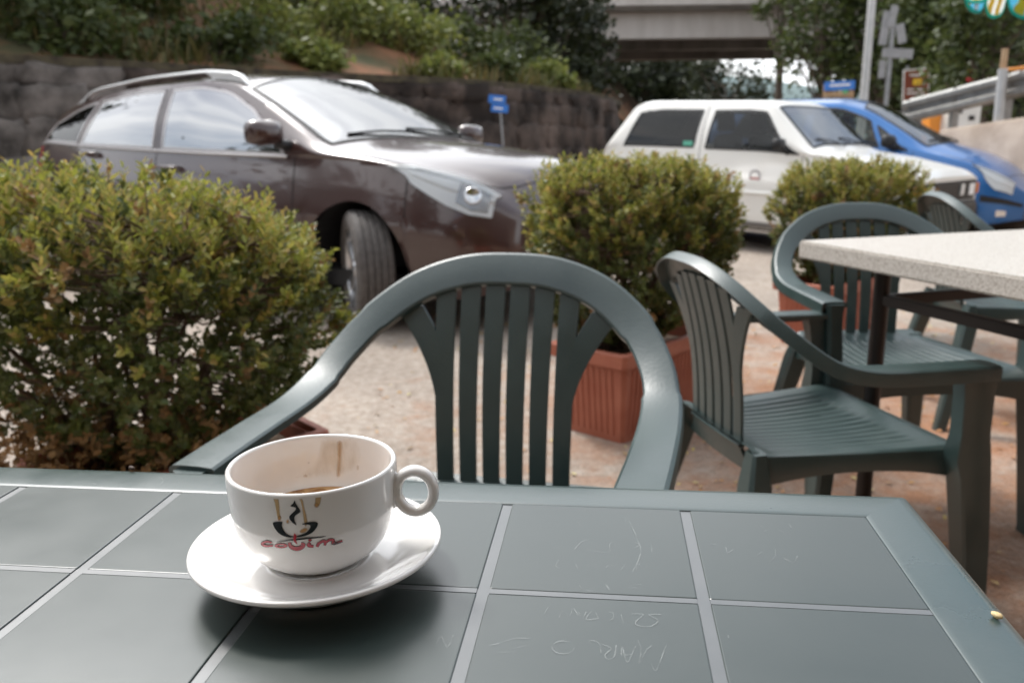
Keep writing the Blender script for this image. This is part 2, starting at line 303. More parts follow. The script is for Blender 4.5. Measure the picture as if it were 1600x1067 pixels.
TRACE={"logo":[[[-87.84,56.18],[-87.6,55.59],[-87.36,54.53],[-86.87,53.62],[-86.24,52.6],[-85.37,51.21],[-84.78,49.91],[-85.06,49.24],[-85.8,48.78],[-86.9,48.24],[-87.99,47.64],[-88.54,46.97],[-88.82,46.2],[-88.95,45.28],[-88.87,44.25],[-88.29,42.95],[-87.95,42.01],[-88.7,42.29],[-89.8,43.04],[-90.72,43.85],[-91.47,44.76],[-91.92,45.65],[-92.08,46.47],[-91.9,47.09],[-91.4,47.7],[-90.63,48.38],[-89.69,49.11],[-88.6,49.95],[-87.7,50.75],[-87.36,51.4],[-87.44,51.92],[-88.01,52.21],[-88.85,52.43],[-90.03,52.67],[-90.79,53.02],[-90.05,53.6],[-88.93,54.33],[-88.29,55.45]],[[-103.22,43.06],[-101.88,43.53],[-100.12,43.72],[-98.17,44.0],[-96.72,43.94],[-96.87,43.19],[-97.38,42.2],[-97.43,41.25],[-97.2,40.23],[-96.65,39.0],[-95.83,37.82],[-94.83,36.87],[-93.55,36.13],[-91.69,35.62],[-90.13,35.25],[-89.71,34.94],[-90.2,34.74],[-91.91,34.67],[-94.05,34.72],[-95.74,35.02],[-97.28,35.5],[-98.66,36.13],[-99.92,36.88],[-101.04,37.89],[-101.94,38.97],[-102.56,39.92],[-102.94,40.88],[-103.34,42.05]],[[-84.35,42.13],[-84.36,42.45],[-83.77,42.82],[-82.5,43.09],[-80.86,43.27],[-78.99,43.36],[-77.22,43.3],[-76.0,43.03],[-75.2,42.58],[-74.84,42.03],[-74.87,41.31],[-75.25,40.45],[-75.96,39.47],[-76.96,38.31],[-78.24,37.23],[-79.79,36.41],[-81.53,35.75],[-83.33,35.29],[-85.33,34.95],[-87.95,34.74],[-90.11,34.68],[-90.67,34.87],[-90.03,35.25],[-87.77,35.78],[-85.18,36.33],[-83.49,36.89],[-82.16,37.54],[-81.01,38.43],[-80.16,39.38],[-79.64,40.27],[-79.49,41.05],[-79.81,41.54],[-80.46,41.87],[-81.45,41.98],[-82.54,42.01],[-83.61,42.04]],[[-104.58,31.33],[-93.12,33.54],[-82.72,34.44],[-71.57,33.96],[-69.97,33.51],[-72.14,33.43],[-81.22,33.5],[-91.03,32.75],[-100.28,31.69]]],"red":[[[-105.99,31.07],[-106.84,31.28],[-108.13,31.54],[-109.59,31.59],[-111.15,31.21],[-112.68,30.6],[-113.95,29.94],[-114.88,29.2],[-115.28,28.26],[-114.79,27.69],[-113.89,27.42],[-112.62,27.3],[-111.08,27.37],[-109.19,27.7],[-107.17,28.16],[-105.78,28.45],[-105.69,29.46],[-107.04,29.19],[-108.98,28.82],[-110.66,28.6],[-111.81,28.64],[-112.75,28.8],[-113.26,28.98],[-113.28,29.0],[-113.35,28.84],[-113.15,29.0],[-112.28,29.47],[-111.02,30.03],[-109.89,30.38],[-108.75,30.42],[-107.52,30.24],[-106.65,30.06]],[[-94.67,31.47],[-94.69,30.78],[-94.74,29.67],[-94.3,28.46],[-93.21,27.59],[-91.87,26.92],[-90.39,26.52],[-88.87,26.53],[-87.44,26.84],[-86.18,27.31],[-85.09,27.98],[-84.19,28.84],[-83.64,30.13],[-84.55,31.25],[-85.49,31.47],[-86.07,31.62],[-86.67,29.91],[-86.12,29.77],[-85.57,29.54],[-85.79,29.97],[-85.88,30.22],[-86.44,29.79],[-87.14,29.42],[-87.96,29.14],[-88.92,28.93],[-89.78,28.9],[-90.74,29.09],[-91.75,29.52],[-92.44,29.88],[-92.68,30.32],[-92.75,31.08],[-92.75,31.71]],[[-80.93,31.63],[-81.17,31.45],[-81.58,31.2],[-81.94,30.87],[-82.3,30.46],[-82.7,29.67],[-82.12,28.52],[-80.96,28.2],[-79.61,28.05],[-78.67,27.89],[-78.43,29.19],[-79.35,29.38],[-80.56,29.71],[-81.16,29.95],[-80.88,29.49],[-80.78,29.51],[-80.57,29.84],[-80.42,30.14],[-80.22,30.44],[-80.03,30.66]],[[-75.87,27.72],[-75.65,27.98],[-75.34,28.36],[-75.06,28.76],[-74.81,29.25],[-74.57,29.82],[-74.4,30.23],[-75.42,30.87],[-75.72,30.56],[-76.14,30.08],[-76.48,29.6],[-76.72,29.1],[-76.86,28.62],[-76.95,28.27]],[[-74.96,29.26],[-74.29,29.63],[-73.36,30.05],[-72.62,30.26],[-72.06,30.23],[-71.56,30.09],[-71.51,30.19],[-71.53,29.91],[-71.77,29.08],[-72.02,28.44],[-70.89,27.9],[-70.59,28.54],[-70.13,29.46],[-70.06,30.58],[-70.94,31.47],[-71.97,31.78],[-73.03,31.74],[-74.05,31.3],[-74.98,30.67],[-75.63,30.26]],[[-70.9,29.03],[-70.17,29.5],[-69.14,30.07],[-68.21,30.4],[-67.32,30.38],[-66.42,30.18],[-66.22,30.16],[-66.39,30.27],[-66.78,29.55],[-66.72,28.31],[-65.5,27.65],[-64.42,27.59],[-63.3,27.65],[-61.92,27.81],[-60.4,28.03],[-59.31,28.15],[-59.76,29.34],[-60.84,29.23],[-62.34,29.08],[-63.66,29.02],[-64.67,29.05],[-65.43,29.14],[-65.35,28.96],[-65.17,28.83],[-64.78,29.61],[-64.93,30.91],[-66.16,31.61],[-67.43,31.82],[-68.68,31.71],[-69.84,31.2],[-70.9,30.48],[-71.64,30.02]],[[-79.6,32.47],[-79.72,32.22],[-79.98,32.06],[-80.36,31.97],[-80.76,32.02],[-81.11,32.15],[-81.35,32.36],[-81.41,32.63],[-81.29,32.87],[-81.03,33.04],[-80.66,33.12],[-80.25,33.1],[-79.9,32.94],[-79.67,32.74]],[[-89.72,37.37],[-88.99,36.53],[-88.54,35.06],[-88.94,34.34],[-89.39,33.52],[-88.93,31.83],[-88.59,30.53],[-89.51,30.94],[-90.59,31.98],[-90.97,32.9],[-90.95,34.07],[-90.4,36.03]]],"dark":[[[-105.83,31.31],[-106.71,31.5],[-107.99,31.8],[-109.51,31.87],[-111.18,31.47],[-112.79,30.84],[-114.12,30.17],[-115.24,29.28],[-115.75,28.09],[-115.15,27.39],[-114.14,27.11],[-112.81,26.99],[-111.18,27.09],[-109.22,27.46],[-107.19,27.93],[-105.82,28.2],[-105.67,29.69],[-107.02,29.42],[-108.95,29.07],[-110.56,28.89],[-111.62,28.95],[-112.52,29.11],[-112.91,29.28],[-112.86,29.15],[-112.99,28.76],[-112.98,28.77],[-112.2,29.21],[-110.99,29.76],[-109.97,30.1],[-108.89,30.16],[-107.68,30.0],[-106.81,29.82]],[[-94.93,31.43],[-94.95,30.74],[-95.0,29.58],[-94.55,28.27],[-93.42,27.32],[-92.03,26.63],[-90.48,26.21],[-88.87,26.22],[-87.37,26.53],[-86.06,27.02],[-84.91,27.75],[-83.97,28.66],[-83.36,30.16],[-84.42,31.46],[-85.41,31.7],[-85.99,31.85],[-86.75,29.69],[-86.21,29.55],[-85.7,29.34],[-86.06,29.96],[-86.11,30.38],[-86.62,30.02],[-87.26,29.7],[-88.02,29.45],[-88.93,29.25],[-89.71,29.19],[-90.58,29.38],[-91.57,29.76],[-92.19,30.07],[-92.42,30.41],[-92.51,31.11],[-92.49,31.75]],[[-81.08,31.8],[-81.33,31.63],[-81.79,31.38],[-82.19,31.05],[-82.57,30.63],[-83.02,29.7],[-82.3,28.26],[-81.03,27.93],[-79.66,27.81],[-78.71,27.66],[-78.39,29.4],[-79.31,29.61],[-80.49,29.97],[-80.99,30.21],[-80.56,29.46],[-80.51,29.35],[-80.33,29.66],[-80.21,29.96],[-80.06,30.26],[-79.87,30.48]],[[-75.66,27.6],[-75.41,27.85],[-75.06,28.2],[-74.78,28.59],[-74.54,29.1],[-74.34,29.68],[-74.2,30.1],[-75.63,31.0],[-75.94,30.7],[-76.4,30.25],[-76.77,29.76],[-76.99,29.26],[-77.1,28.74],[-77.17,28.39]],[[-74.83,29.06],[-74.15,29.42],[-73.22,29.8],[-72.53,29.97],[-72.07,29.91],[-71.68,29.81],[-71.8,30.11],[-71.8,30.0],[-72.01,29.2],[-72.24,28.55],[-70.67,27.79],[-70.36,28.43],[-69.86,29.37],[-69.77,30.65],[-70.82,31.75],[-71.96,32.08],[-73.11,32.04],[-74.19,31.55],[-75.12,30.89],[-75.76,30.45]],[[-70.75,28.82],[-70.02,29.3],[-68.99,29.84],[-68.11,30.13],[-67.3,30.08],[-66.48,29.89],[-66.48,30.02],[-66.72,30.41],[-67.09,29.68],[-67.0,28.18],[-65.51,27.34],[-64.37,27.29],[-63.23,27.38],[-61.83,27.55],[-60.31,27.79],[-59.23,27.93],[-59.85,29.58],[-60.92,29.45],[-62.43,29.34],[-63.74,29.3],[-64.72,29.34],[-65.41,29.43],[-65.08,29.09],[-64.85,28.7],[-64.45,29.47],[-64.67,31.06],[-66.11,31.9],[-67.45,32.09],[-68.78,31.98],[-69.99,31.43],[-71.05,30.69],[-71.79,30.21]],[[-79.28,32.45],[-79.44,32.09],[-79.81,31.83],[-80.31,31.72],[-80.86,31.77],[-81.33,31.97],[-81.65,32.27],[-81.73,32.65],[-81.57,33.01],[-81.2,33.27],[-80.7,33.37],[-80.16,33.33],[-79.69,33.13],[-79.38,32.81]]],"oo":[[-95.4,29.56],[-95.7,29.07],[-96.4,28.62],[-97.43,28.25],[-98.73,27.97],[-100.17,27.79],[-101.59,27.77],[-102.84,27.9],[-103.83,28.14],[-104.43,28.5],[-104.54,28.97],[-104.2,29.48],[-103.44,29.96],[-102.33,30.39],[-100.98,30.72],[-99.56,30.89],[-98.19,30.9],[-97.0,30.73],[-96.09,30.42],[-95.53,30.03]],"oi":[[-97.38,29.47],[-97.51,29.32],[-97.91,29.14],[-98.46,29.01],[-99.17,28.9],[-99.96,28.82],[-100.74,28.79],[-101.44,28.82],[-101.98,28.9],[-102.33,29.0],[-102.43,29.16],[-102.27,29.33],[-101.87,29.51],[-101.27,29.68],[-100.53,29.81],[-99.75,29.89],[-98.99,29.9],[-98.3,29.87],[-97.79,29.77],[-97.45,29.65]],"od":[[-95.23,29.55],[-95.54,29.03],[-96.26,28.55],[-97.35,28.13],[-98.7,27.82],[-100.19,27.64],[-101.66,27.62],[-102.98,27.75],[-104.01,28.03],[-104.61,28.44],[-104.73,28.95],[-104.38,29.5],[-103.58,30.04],[-102.4,30.52],[-101.01,30.87],[-99.54,31.04],[-98.12,31.04],[-96.86,30.87],[-95.92,30.54],[-95.35,30.09]],"drips":[[[-107.34,59.49],[-104.41,59.49],[-100.13,59.48],[-98.05,58.85],[-97.49,56.62],[-97.48,52.23],[-97.58,48.06],[-97.18,46.63],[-96.99,46.14],[-97.78,45.23],[-98.84,44.82],[-99.69,45.34],[-100.35,46.95],[-100.68,50.33],[-100.99,54.07],[-101.63,56.88],[-102.25,59.17],[-105.43,59.49]],[[-96.78,59.49],[-94.75,59.5],[-91.63,59.07],[-91.54,54.98],[-91.76,50.56],[-91.61,47.49],[-91.69,45.25],[-92.55,43.82],[-93.5,43.52],[-93.9,44.63],[-94.03,47.19],[-94.02,51.87],[-93.97,56.71],[-94.75,59.49]],[[-87.45,59.49],[-85.46,59.49],[-83.13,58.82],[-82.43,55.56],[-81.95,51.66],[-81.12,47.59],[-80.71,43.84],[-81.57,41.2],[-82.71,40.07],[-83.28,41.26],[-83.65,44.04],[-83.85,48.33],[-84.17,52.73],[-84.94,55.97],[-85.72,58.48],[-86.85,59.48]],[[-75.2,59.5],[-73.0,59.5],[-71.02,59.49],[-71.18,58.59],[-71.55,55.39],[-72.12,53.19],[-73.06,51.77],[-74.66,51.47],[-76.02,52.12],[-76.01,53.95],[-75.59,56.35],[-75.61,58.92]],[[-112.73,59.49],[-105.76,59.49],[-96.9,59.49],[-90.34,59.5],[-84.21,59.49],[-78.12,59.5],[-72.05,59.49],[-65.98,59.49],[-60.17,59.49],[-54.52,59.49],[-50.81,59.49],[-51.65,59.49],[-54.56,59.49],[-58.67,59.5],[-63.61,59.49],[-68.2,59.5],[-72.59,59.49],[-76.87,59.49],[-81.3,59.49],[-86.31,59.49],[-91.34,59.49],[-95.81,59.49],[-99.98,59.48],[-103.71,59.49],[-106.93,59.5],[-111.07,59.49]]],"blobs":[[[-96.92,45.88],[-97.17,45.12],[-97.73,44.48],[-98.44,44.11],[-99.21,44.06],[-99.85,44.37],[-100.23,44.96],[-100.29,45.73],[-100.02,46.51],[-99.46,47.15],[-98.73,47.53],[-97.99,47.56],[-97.37,47.24],[-96.99,46.65]],[[-91.98,44.03],[-92.21,43.34],[-92.67,42.79],[-93.3,42.48],[-93.94,42.48],[-94.5,42.77],[-94.84,43.31],[-94.91,43.98],[-94.68,44.67],[-94.2,45.23],[-93.57,45.55],[-92.94,45.54],[-92.38,45.25],[-92.05,44.7]],[[-81.02,39.47],[-81.06,38.69],[-81.66,37.9],[-82.72,37.22],[-84.01,36.81],[-85.3,36.71],[-86.3,36.98],[-86.83,37.57],[-86.77,38.35],[-86.15,39.17],[-85.08,39.87],[-83.8,40.29],[-82.53,40.36],[-81.54,40.08]],[[-73.03,52.15],[-73.27,51.45],[-73.82,50.9],[-74.59,50.67],[-75.4,50.75],[-76.11,51.17],[-76.57,51.82],[-76.7,52.56],[-76.46,53.27],[-75.91,53.82],[-75.15,54.07],[-74.33,53.97],[-73.62,53.56],[-73.16,52.91]],[[-76.92,59.48],[-77.13,59.5],[-77.72,59.49],[-78.56,59.49],[-79.51,59.5],[-80.4,59.5],[-81.08,59.48],[-81.39,59.49],[-81.26,59.49],[-80.69,59.49],[-79.78,59.49],[-78.73,59.5],[-77.79,59.5],[-77.15,59.49]],[[-67.37,59.49],[-67.8,59.48],[-68.66,59.5],[-69.75,59.5],[-70.9,59.48],[-71.91,59.49],[-72.62,59.49],[-72.87,59.49],[-72.6,59.5],[-71.79,59.49],[-70.6,59.5],[-69.29,59.49],[-68.16,59.49],[-67.49,59.5]],[[-72.97,59.5],[-73.19,59.48],[-73.63,59.47],[-74.22,59.36],[-74.85,59.44],[-75.4,59.49],[-75.78,59.49],[-75.9,59.49],[-75.73,59.49],[-75.28,59.5],[-74.65,59.5],[-73.96,59.49],[-73.38,59.49],[-73.03,59.48]],[[-56.26,59.5],[-56.91,59.49],[-57.72,59.49],[-58.48,59.44],[-59.21,59.5],[-59.64,59.5],[-59.72,59.49],[-59.43,59.48],[-58.8,59.5],[-57.93,59.5],[-57.01,59.49],[-56.28,59.49],[-55.87,59.49],[-55.88,59.5]]],"instreak":[[[83.63,54.6],[81.13,56.0],[78.78,54.75],[78.96,50.13],[79.92,44.0],[80.6,37.35],[81.5,32.15],[83.77,30.65],[85.67,32.06],[85.08,37.23],[83.85,43.88],[83.96,49.96]],[[110.78,35.15],[109.42,34.26],[108.67,33.11],[109.61,32.61],[111.09,32.51],[112.52,32.94],[113.33,33.64],[112.32,34.59]],[[66.47,40.63],[65.01,40.87],[63.65,40.33],[63.62,38.69],[64.29,37.13],[65.69,36.89],[66.92,37.46],[67.01,39.09]],[[73.08,57.22],[72.01,57.3],[71.0,57.14],[70.98,56.59],[71.44,56.09],[72.41,56.02],[73.32,56.2],[73.44,56.73]],[[108.52,42.39],[107.34,42.58],[106.22,42.43],[106.28,41.69],[106.81,40.97],[107.6,40.88],[108.34,41.13],[108.67,41.77]]],"inwash":[[[96.77,55.37],[90.55,56.62],[82.7,56.51],[73.75,57.01],[65.7,56.37],[62.19,52.14],[61.57,46.82],[63.07,42.54],[66.5,38.76],[71.21,35.77],[77.23,33.56],[85.25,32.05],[93.82,31.27],[101.99,30.99],[109.65,31.39],[117.63,32.5],[122.01,34.05],[116.73,35.39],[109.0,37.43],[104.29,40.37],[100.71,44.25],[99.09,50.19]]],"scr":[[[-143.8,-133.8],[-150.2,-134.8],[-145.8,-140.1],[-150.2,-145.8],[-156.9,-145.5],[-157.3,-141.8],[-153.4,-134.7],[-159.2,-134.8]],[[-165.1,-135.8],[-164.2,-144.3]],[[-171.5,-134.4],[-169.3,-135.2],[-169.9,-141.1],[-173.6,-141.4]],[[-176.8,-140.8],[-183.6,-142.4],[-180.1,-133.2],[-177.3,-140.8]],[[-183.8,-134.6],[-185.7,-142.6],[-187.6,-135.9]],[[-187.9,-139.9],[-190.9,-132.2],[-192.7,-141.3],[-196.2,-134.7],[-198.0,-141.8]],[[-204.1,-130.4],[-206.2,-139.6]],[[-142.4,-159.5],[-149.1,-183.3],[-151.2,-177.2]],[[-150.0,-162.9],[-153.2,-167.4],[-157.1,-179.3],[-155.7,-167.7],[-156.9,-159.2]],[[-158.5,-164.5],[-162.8,-178.3],[-165.0,-165.2],[-165.6,-173.6]],[[-160.2,-171.5],[-164.6,-172.7]],[[-168.0,-164.6],[-169.0,-174.0],[-172.5,-176.8],[-173.4,-172.7],[-170.5,-167.4],[-175.0,-164.4]],[[-175.4,-172.1],[-177.0,-162.8],[-181.6,-162.4],[-178.4,-168.2]],[[-188.9,-168.3],[-189.5,-171.1],[-191.4,-173.2],[-194.1,-174.2],[-196.9,-173.8],[-199.0,-172.0],[-199.9,-169.3],[-199.3,-166.5],[-197.4,-164.3],[-194.7,-163.3],[-191.9,-163.8],[-189.8,-165.6],[-188.9,-168.3]],[[-211.1,-162.6],[-219.2,-163.3],[-225.9,-167.5]],[[-211.5,-168.7],[-219.3,-172.1]],[[-214.0,-174.1],[-226.8,-176.2]],[[-226.8,-168.5],[-231.6,-170.7]],[[-258.5,-172.3],[-257.4,-165.2],[-252.4,-174.4],[-251.4,-163.7]],[[-188.6,-106.5],[-185.5,-115.0],[-183.4,-108.2]],[[-184.4,-112.7],[-180.5,-113.4],[-181.7,-108.1]],[[-173.8,-105.1],[-171.5,-111.5]],[[-164.1,-105.3],[-156.9,-109.1]],[[-162.4,-105.2],[-153.3,-103.2]],[[-193.7,-21.5],[-190.1,-32.1]],[[-177.0,-29.8],[-173.9,-23.4]],[[-161.0,-14.9],[-159.6,-27.0]],[[-144.3,-23.3],[-142.2,-24.3]],[[-196.3,-58.8],[-203.6,-62.7],[-192.9,-68.1]],[[-193.0,-64.9],[-189.4,-54.9],[-183.4,-48.8]],[[-166.7,-49.6],[-171.2,-55.5],[-171.7,-66.2],[-185.1,-64.2]],[[-158.1,-49.9],[-152.2,-54.8],[-157.3,-59.6]],[[-160.3,-7.2],[-153.9,-45.1],[-151.9,-60.2],[-153.9,-74.8],[-159.2,-94.6]],[[-145.1,-52.0],[-145.2,-63.8]],[[-202.1,-79.2],[-203.2,-86.2],[-201.1,-89.0]],[[-191.8,-82.2],[-190.2,-88.0]],[[-185.5,-84.6],[-180.3,-83.2]],[[-180.3,-81.2],[-180.0,-87.0]],[[-173.6,-86.4],[-171.2,-81.3],[-169.3,-83.1],[-166.5,-80.9]],[[-161.2,-77.5],[-164.2,-87.5]],[[-153.9,-74.8],[-155.7,-86.7]],[[-153.6,-78.8],[-152.4,-85.5]],[[-149.8,-79.4],[-147.8,-87.9],[-147.0,-80.1]],[[-188.6,-106.5],[-186.5,-113.4],[-184.2,-114.9],[-180.3,-108.4]],[[-173.1,-105.0],[-170.8,-111.9]],[[-163.5,-105.9],[-155.0,-107.8]],[[-66.3,-64.4],[-59.6,-72.8]],[[-61.0,-68.9],[-57.3,-60.3]],[[-76.7,-70.3],[-71.5,-63.2],[-69.0,-51.9]],[[-84.5,-66.1],[-77.9,-57.0]],[[-99.3,-53.7],[-99.4,-63.2]],[[-99.4,-60.7],[-95.2,-56.0]],[[-108.0,-49.2],[-102.9,-50.5]],[[-71.8,-29.4],[-69.0,-25.3]],[[-61.7,-24.6],[-55.2,-33.5]],[[-53.3,-16.1],[-53.3,-21.9]],[[-73.8,-16.9],[-71.4,-22.6]],[[-520.7,8.3],[-518.9,11.9]],[[-522.2,21.0],[-516.9,23.8],[-509.5,17.4],[-507.3,8.3]],[[-500.5,16.9],[-491.8,9.6]],[[-538.7,12.5],[-532.1,1.7]],[[-562.3,8.2],[-550.5,3.5]],[[-552.1,18.5],[-546.9,21.3]],[[-547.8,3.7],[-538.1,6.8]],[[-633.1,22.6],[-626.1,21.4]]],"crumb":[[31.0,-121.5]]}
# ------------------------------------------------------------------ ground
def struct(o):
    o['kind'] = 'structure'
    return o
m, t, bb = nodes('gravel_ground')
tcn = N(t, 'ShaderNodeTexCoord')
n1 = N(t, 'ShaderNodeTexNoise', Scale=0.9, Detail=6); n2 = N(t, 'ShaderNodeTexVoronoi', Scale=120); n3 = N(t, 'ShaderNodeTexNoise', Scale=26, Detail=8, Roughness=0.7)
n4 = N(t, 'ShaderNodeTexNoise', Scale=4.5, Detail=8, Roughness=0.72)
for n_ in (n1, n2, n3, n4): t.links.new(tcn.outputs['Object'], n_.inputs['Vector'])
base = N(t, 'ShaderNodeValToRGB')
for i, (ps, c) in enumerate(((0.36, (0.27, 0.212, 0.168)), (0.62, (0.42, 0.362, 0.308)))):
    base.color_ramp.elements[i].position = ps; base.color_ramp.elements[i].color = (*c, 1)
t.links.new(n3.outputs['Fac'], base.inputs[0])
# rusty earth showing through near the terrace (to the right), greyer gravel near the cars
sep = N(t, 'ShaderNodeSeparateXYZ'); t.links.new(tcn.outputs['Object'], sep.inputs[0])
mr = N(t, 'ShaderNodeMapRange'); mr.inputs[1].default_value = -1.6; mr.inputs[2].default_value = 1.0; mr.inputs[3].default_value = -0.26; mr.inputs[4].default_value = 0.13
t.links.new(sep.outputs[0], mr.inputs[0])
mr2 = N(t, 'ShaderNodeMapRange'); mr2.inputs[1].default_value = 3.2; mr2.inputs[2].default_value = 5.5; mr2.inputs[3].default_value = 0.0; mr2.inputs[4].default_value = -0.3
t.links.new(sep.outputs[1], mr2.inputs[0])
ad = N(t, 'ShaderNodeMath', operation='ADD'); t.links.new(mr.outputs[0], ad.inputs[0]); t.links.new(mr2.outputs[0], ad.inputs[1])
ad2 = N(t, 'ShaderNodeMath', operation='ADD'); t.links.new(ad.outputs[0], ad2.inputs[0]); t.links.new(n4.outputs['Fac'], ad2.inputs[1])
er = N(t, 'ShaderNodeMapRange'); er.inputs[1].default_value = 0.42; er.inputs[2].default_value = 0.72
t.links.new(ad2.outputs[0], er.inputs[0])
mxe = N(t, 'ShaderNodeMixRGB'); mxe.inputs[2].default_value = (0.31, 0.155, 0.085, 1)
t.links.new(er.outputs[0], mxe.inputs[0]); t.links.new(base.outputs[0], mxe.inputs[1])
hsv = N(t, 'ShaderNodeHueSaturation'); t.links.new(mxe.outputs[0], hsv.inputs['Color'])
sv = N(t, 'ShaderNodeSeparateColor'); t.links.new(n2.outputs['Color'], sv.inputs[0])
vr = N(t, 'ShaderNodeMapRange'); vr.inputs[3].default_value = 0.84; vr.inputs[4].default_value = 1.10
t.links.new(sv.outputs[0], vr.inputs[0])
lr = N(t, 'ShaderNodeMapRange'); lr.inputs[1].default_value = 0.35; lr.inputs[2].default_value = 0.65; lr.inputs[3].default_value = 0.78; lr.inputs[4].default_value = 1.14
t.links.new(n1.outputs['Fac'], lr.inputs[0])
vm = N(t, 'ShaderNodeMath', operation='MULTIPLY'); t.links.new(vr.outputs[0], vm.inputs[0]); t.links.new(lr.outputs[0], vm.inputs[1]); t.links.new(vm.outputs[0], hsv.inputs['Value'])
t.links.new(hsv.outputs[0], bb.inputs['Base Color'])
bb.inputs['Roughness'].default_value = 0.92
bp = N(t, 'ShaderNodeBump', Strength=0.6, Distance=0.006); t.links.new(n2.outputs['Distance'], bp.inputs['Height']); t.links.new(bp.outputs[0], bb.inputs['Normal'])
GROUND = m
def sstep(a, c, x):
    t_ = min(1, max(0, (x - a) / (c - a))); return t_ * t_ * (3 - 2 * t_)
def gz(x, y):          # the parking space falls gently to the right and rises to the back
    return (-0.02 - 0.033 * (min(max(x, 0.5), 7.0) - 2.69) + 0.03 * (min(max(y, 5), 12) - 8.6)) * sstep(0.2, 1.6, x) * sstep(4.2, 5.8, y) * (1 - sstep(13.0, 16.0, y))
gx = [-900, -200, -60, -25, -12, -6, -3, -1] + [0 + 0.4 * k for k in range(24)] + [11, 14, 20, 40, 120, 900]
gy = [-900, -200, -60, -20, -8, -3, 0, 2] + [3 + 0.4 * k for k in range(32)] + [17, 20, 30, 60, 160, 900]
struct(MB().grid([[(x, y, gz(x, y)) for y in gy] for x in gx]).build('ground', GROUND, smooth=True))
# fallen leaves, too many and too small to count
rng = random.Random(5)
b = MB()
for k in range(2600):
    x = rng.uniform(-0.6, 3.6); y = rng.uniform(1.3, 5.0)
    if rng.random() > 0.25 + 0.75 * mnoise.noise(Vector((x * 1.3, y * 1.3, 0.3))) + 0.35: continue
    a = rng.uniform(0, 2 * PI); s = rng.uniform(0.006, 0.017)
    d = Vector((math.cos(a), math.sin(a), rng.uniform(-.15, .25))); n_ = Vector((-d.y, d.x, rng.uniform(-.3, .3)))
    p = Vector((x, y, 0.005 + gz(x, y)))
    b.add([p - d * s, p - n_ * s * .45, p + d * s, p + n_ * s * .45 + Vector((0, 0, s * .3))], [(0, 1, 2, 3)])
LITTER = leaf_mat('fallen_leaf', [(0.62, 0.50, 0.13), (0.42, 0.19, 0.07), (0.55, 0.30, 0.12), (0.30, 0.12, 0.05), (0.62, 0.55, 0.25), (0.45, 0.22, 0.09)], rough=0.7, trans=0.1)
tag(b.build('fallen_leaves', LITTER, fix=False), 'small yellow and rusty fallen leaves scattered on the gravel', 'leaves', kind='stuff')
# road beyond the parking space, towards the bridge
ASPH = M('asphalt', (0.10, 0.098, 0.095), (0.16, 0.155, 0.15), scale=30, rough=0.9, bump=0.3, bscale=200)
rd = [(-16, 3.2, -14, 8.0), (-9.5, 6.2, -7, 10.6), (-4, 9.4, -2.6, 13.0), (-0.2, 11.8, 0.6, 14.5), (3.2, 15.2, 2.6, 18.8), (5.6, 21, 3.6, 22), (8.2, 30, 5.4, 30), (12, 48, 8.4, 50), (20, 80, 15, 84)]
b = MB().grid([[(q[2], q[3] - 0.4, 0.004), (q[0], q[1], 0.004)] for q in rd])
struct(b.build('road', ASPH, fix=False))
# ------------------------------------------------------------------ retaining wall and bank
WALLP = [(-14, 3.6), (-9.2, 6.6), (-5.6, 9.1), (-3.6, 10.9), (-2.25, 12.1), (-0.5, 13.4), (1.0, 15.6), (2.06, 17.7), (2.9, 21), (3.3, 25.5), (3.5, 30.5)]
wp = crom([(x, y, 0) for x, y in WALLP], 6)
WALLM = M('stained_retaining_wall', (0.028, 0.019, 0.015), (0.165, 0.125, 0.105), scale=1.5, rough=0.95, bump=0.8, bscale=7, stretch=(1, 1, 1.1), detail=12, contrast=(0.40, 0.68))
STONE = M('rough_grey_stone', (0.032, 0.027, 0.023), (0.20, 0.175, 0.16), scale=2.4, rough=0.95, bump=0.9, bscale=9, detail=10, world=True)
STONE2 = M('dark_wall_stone', (0.018, 0.012, 0.009), (0.135, 0.098, 0.080), scale=1.1, rough=0.95, bump=0.9, bscale=8, detail=12, contrast=(0.40, 0.68), world=True)
COPE = M('mossy_coping', (0.035, 0.027, 0.020), (0.10, 0.085, 0.05), scale=5, rough=0.95, bump=0.5)
WH = 1.93
wall = empty('retaining_wall', (wp[0].x, wp[0].y, 0))
tag(wall, 'long dark stained retaining wall behind the cars, below the overgrown bank', 'wall')
base_w = Vector((wp[0].x, wp[0].y, 0))
def wn(i):
    t_ = (wp[min(i + 1, len(wp) - 1)] - wp[max(i - 1, 0)]).normalized()
    return Vector((-t_.y, t_.x, 0))        # away from the road
rows = []
for i, p in enumerate(wp):
    n_ = wn(i)
    rows.append([p - base_w + n_ * a + Vector((0, 0, z)) for a, z in ((0, -0.1), (0.06, 0.5), (0.12, 1.0), (0.18, 1.5), (0.24, WH), (0.7, WH), (0.7, -0.1))])
MB().grid(rows).build('wall_face', WALLM, wall, smooth=True, angle=40)
cb = MB()
rows = []
for i, p in enumerate(wp):
    n_ = wn(i)
    rows.append([p - base_w + n_ * a + Vector((0, 0, z)) for a, z in ((0.16, WH + 0.002), (0.15, WH + 0.10), (0.75, WH + 0.12), (0.75, WH + 0.002))])
MB().loft(rows).build('coping', COPE, wall)
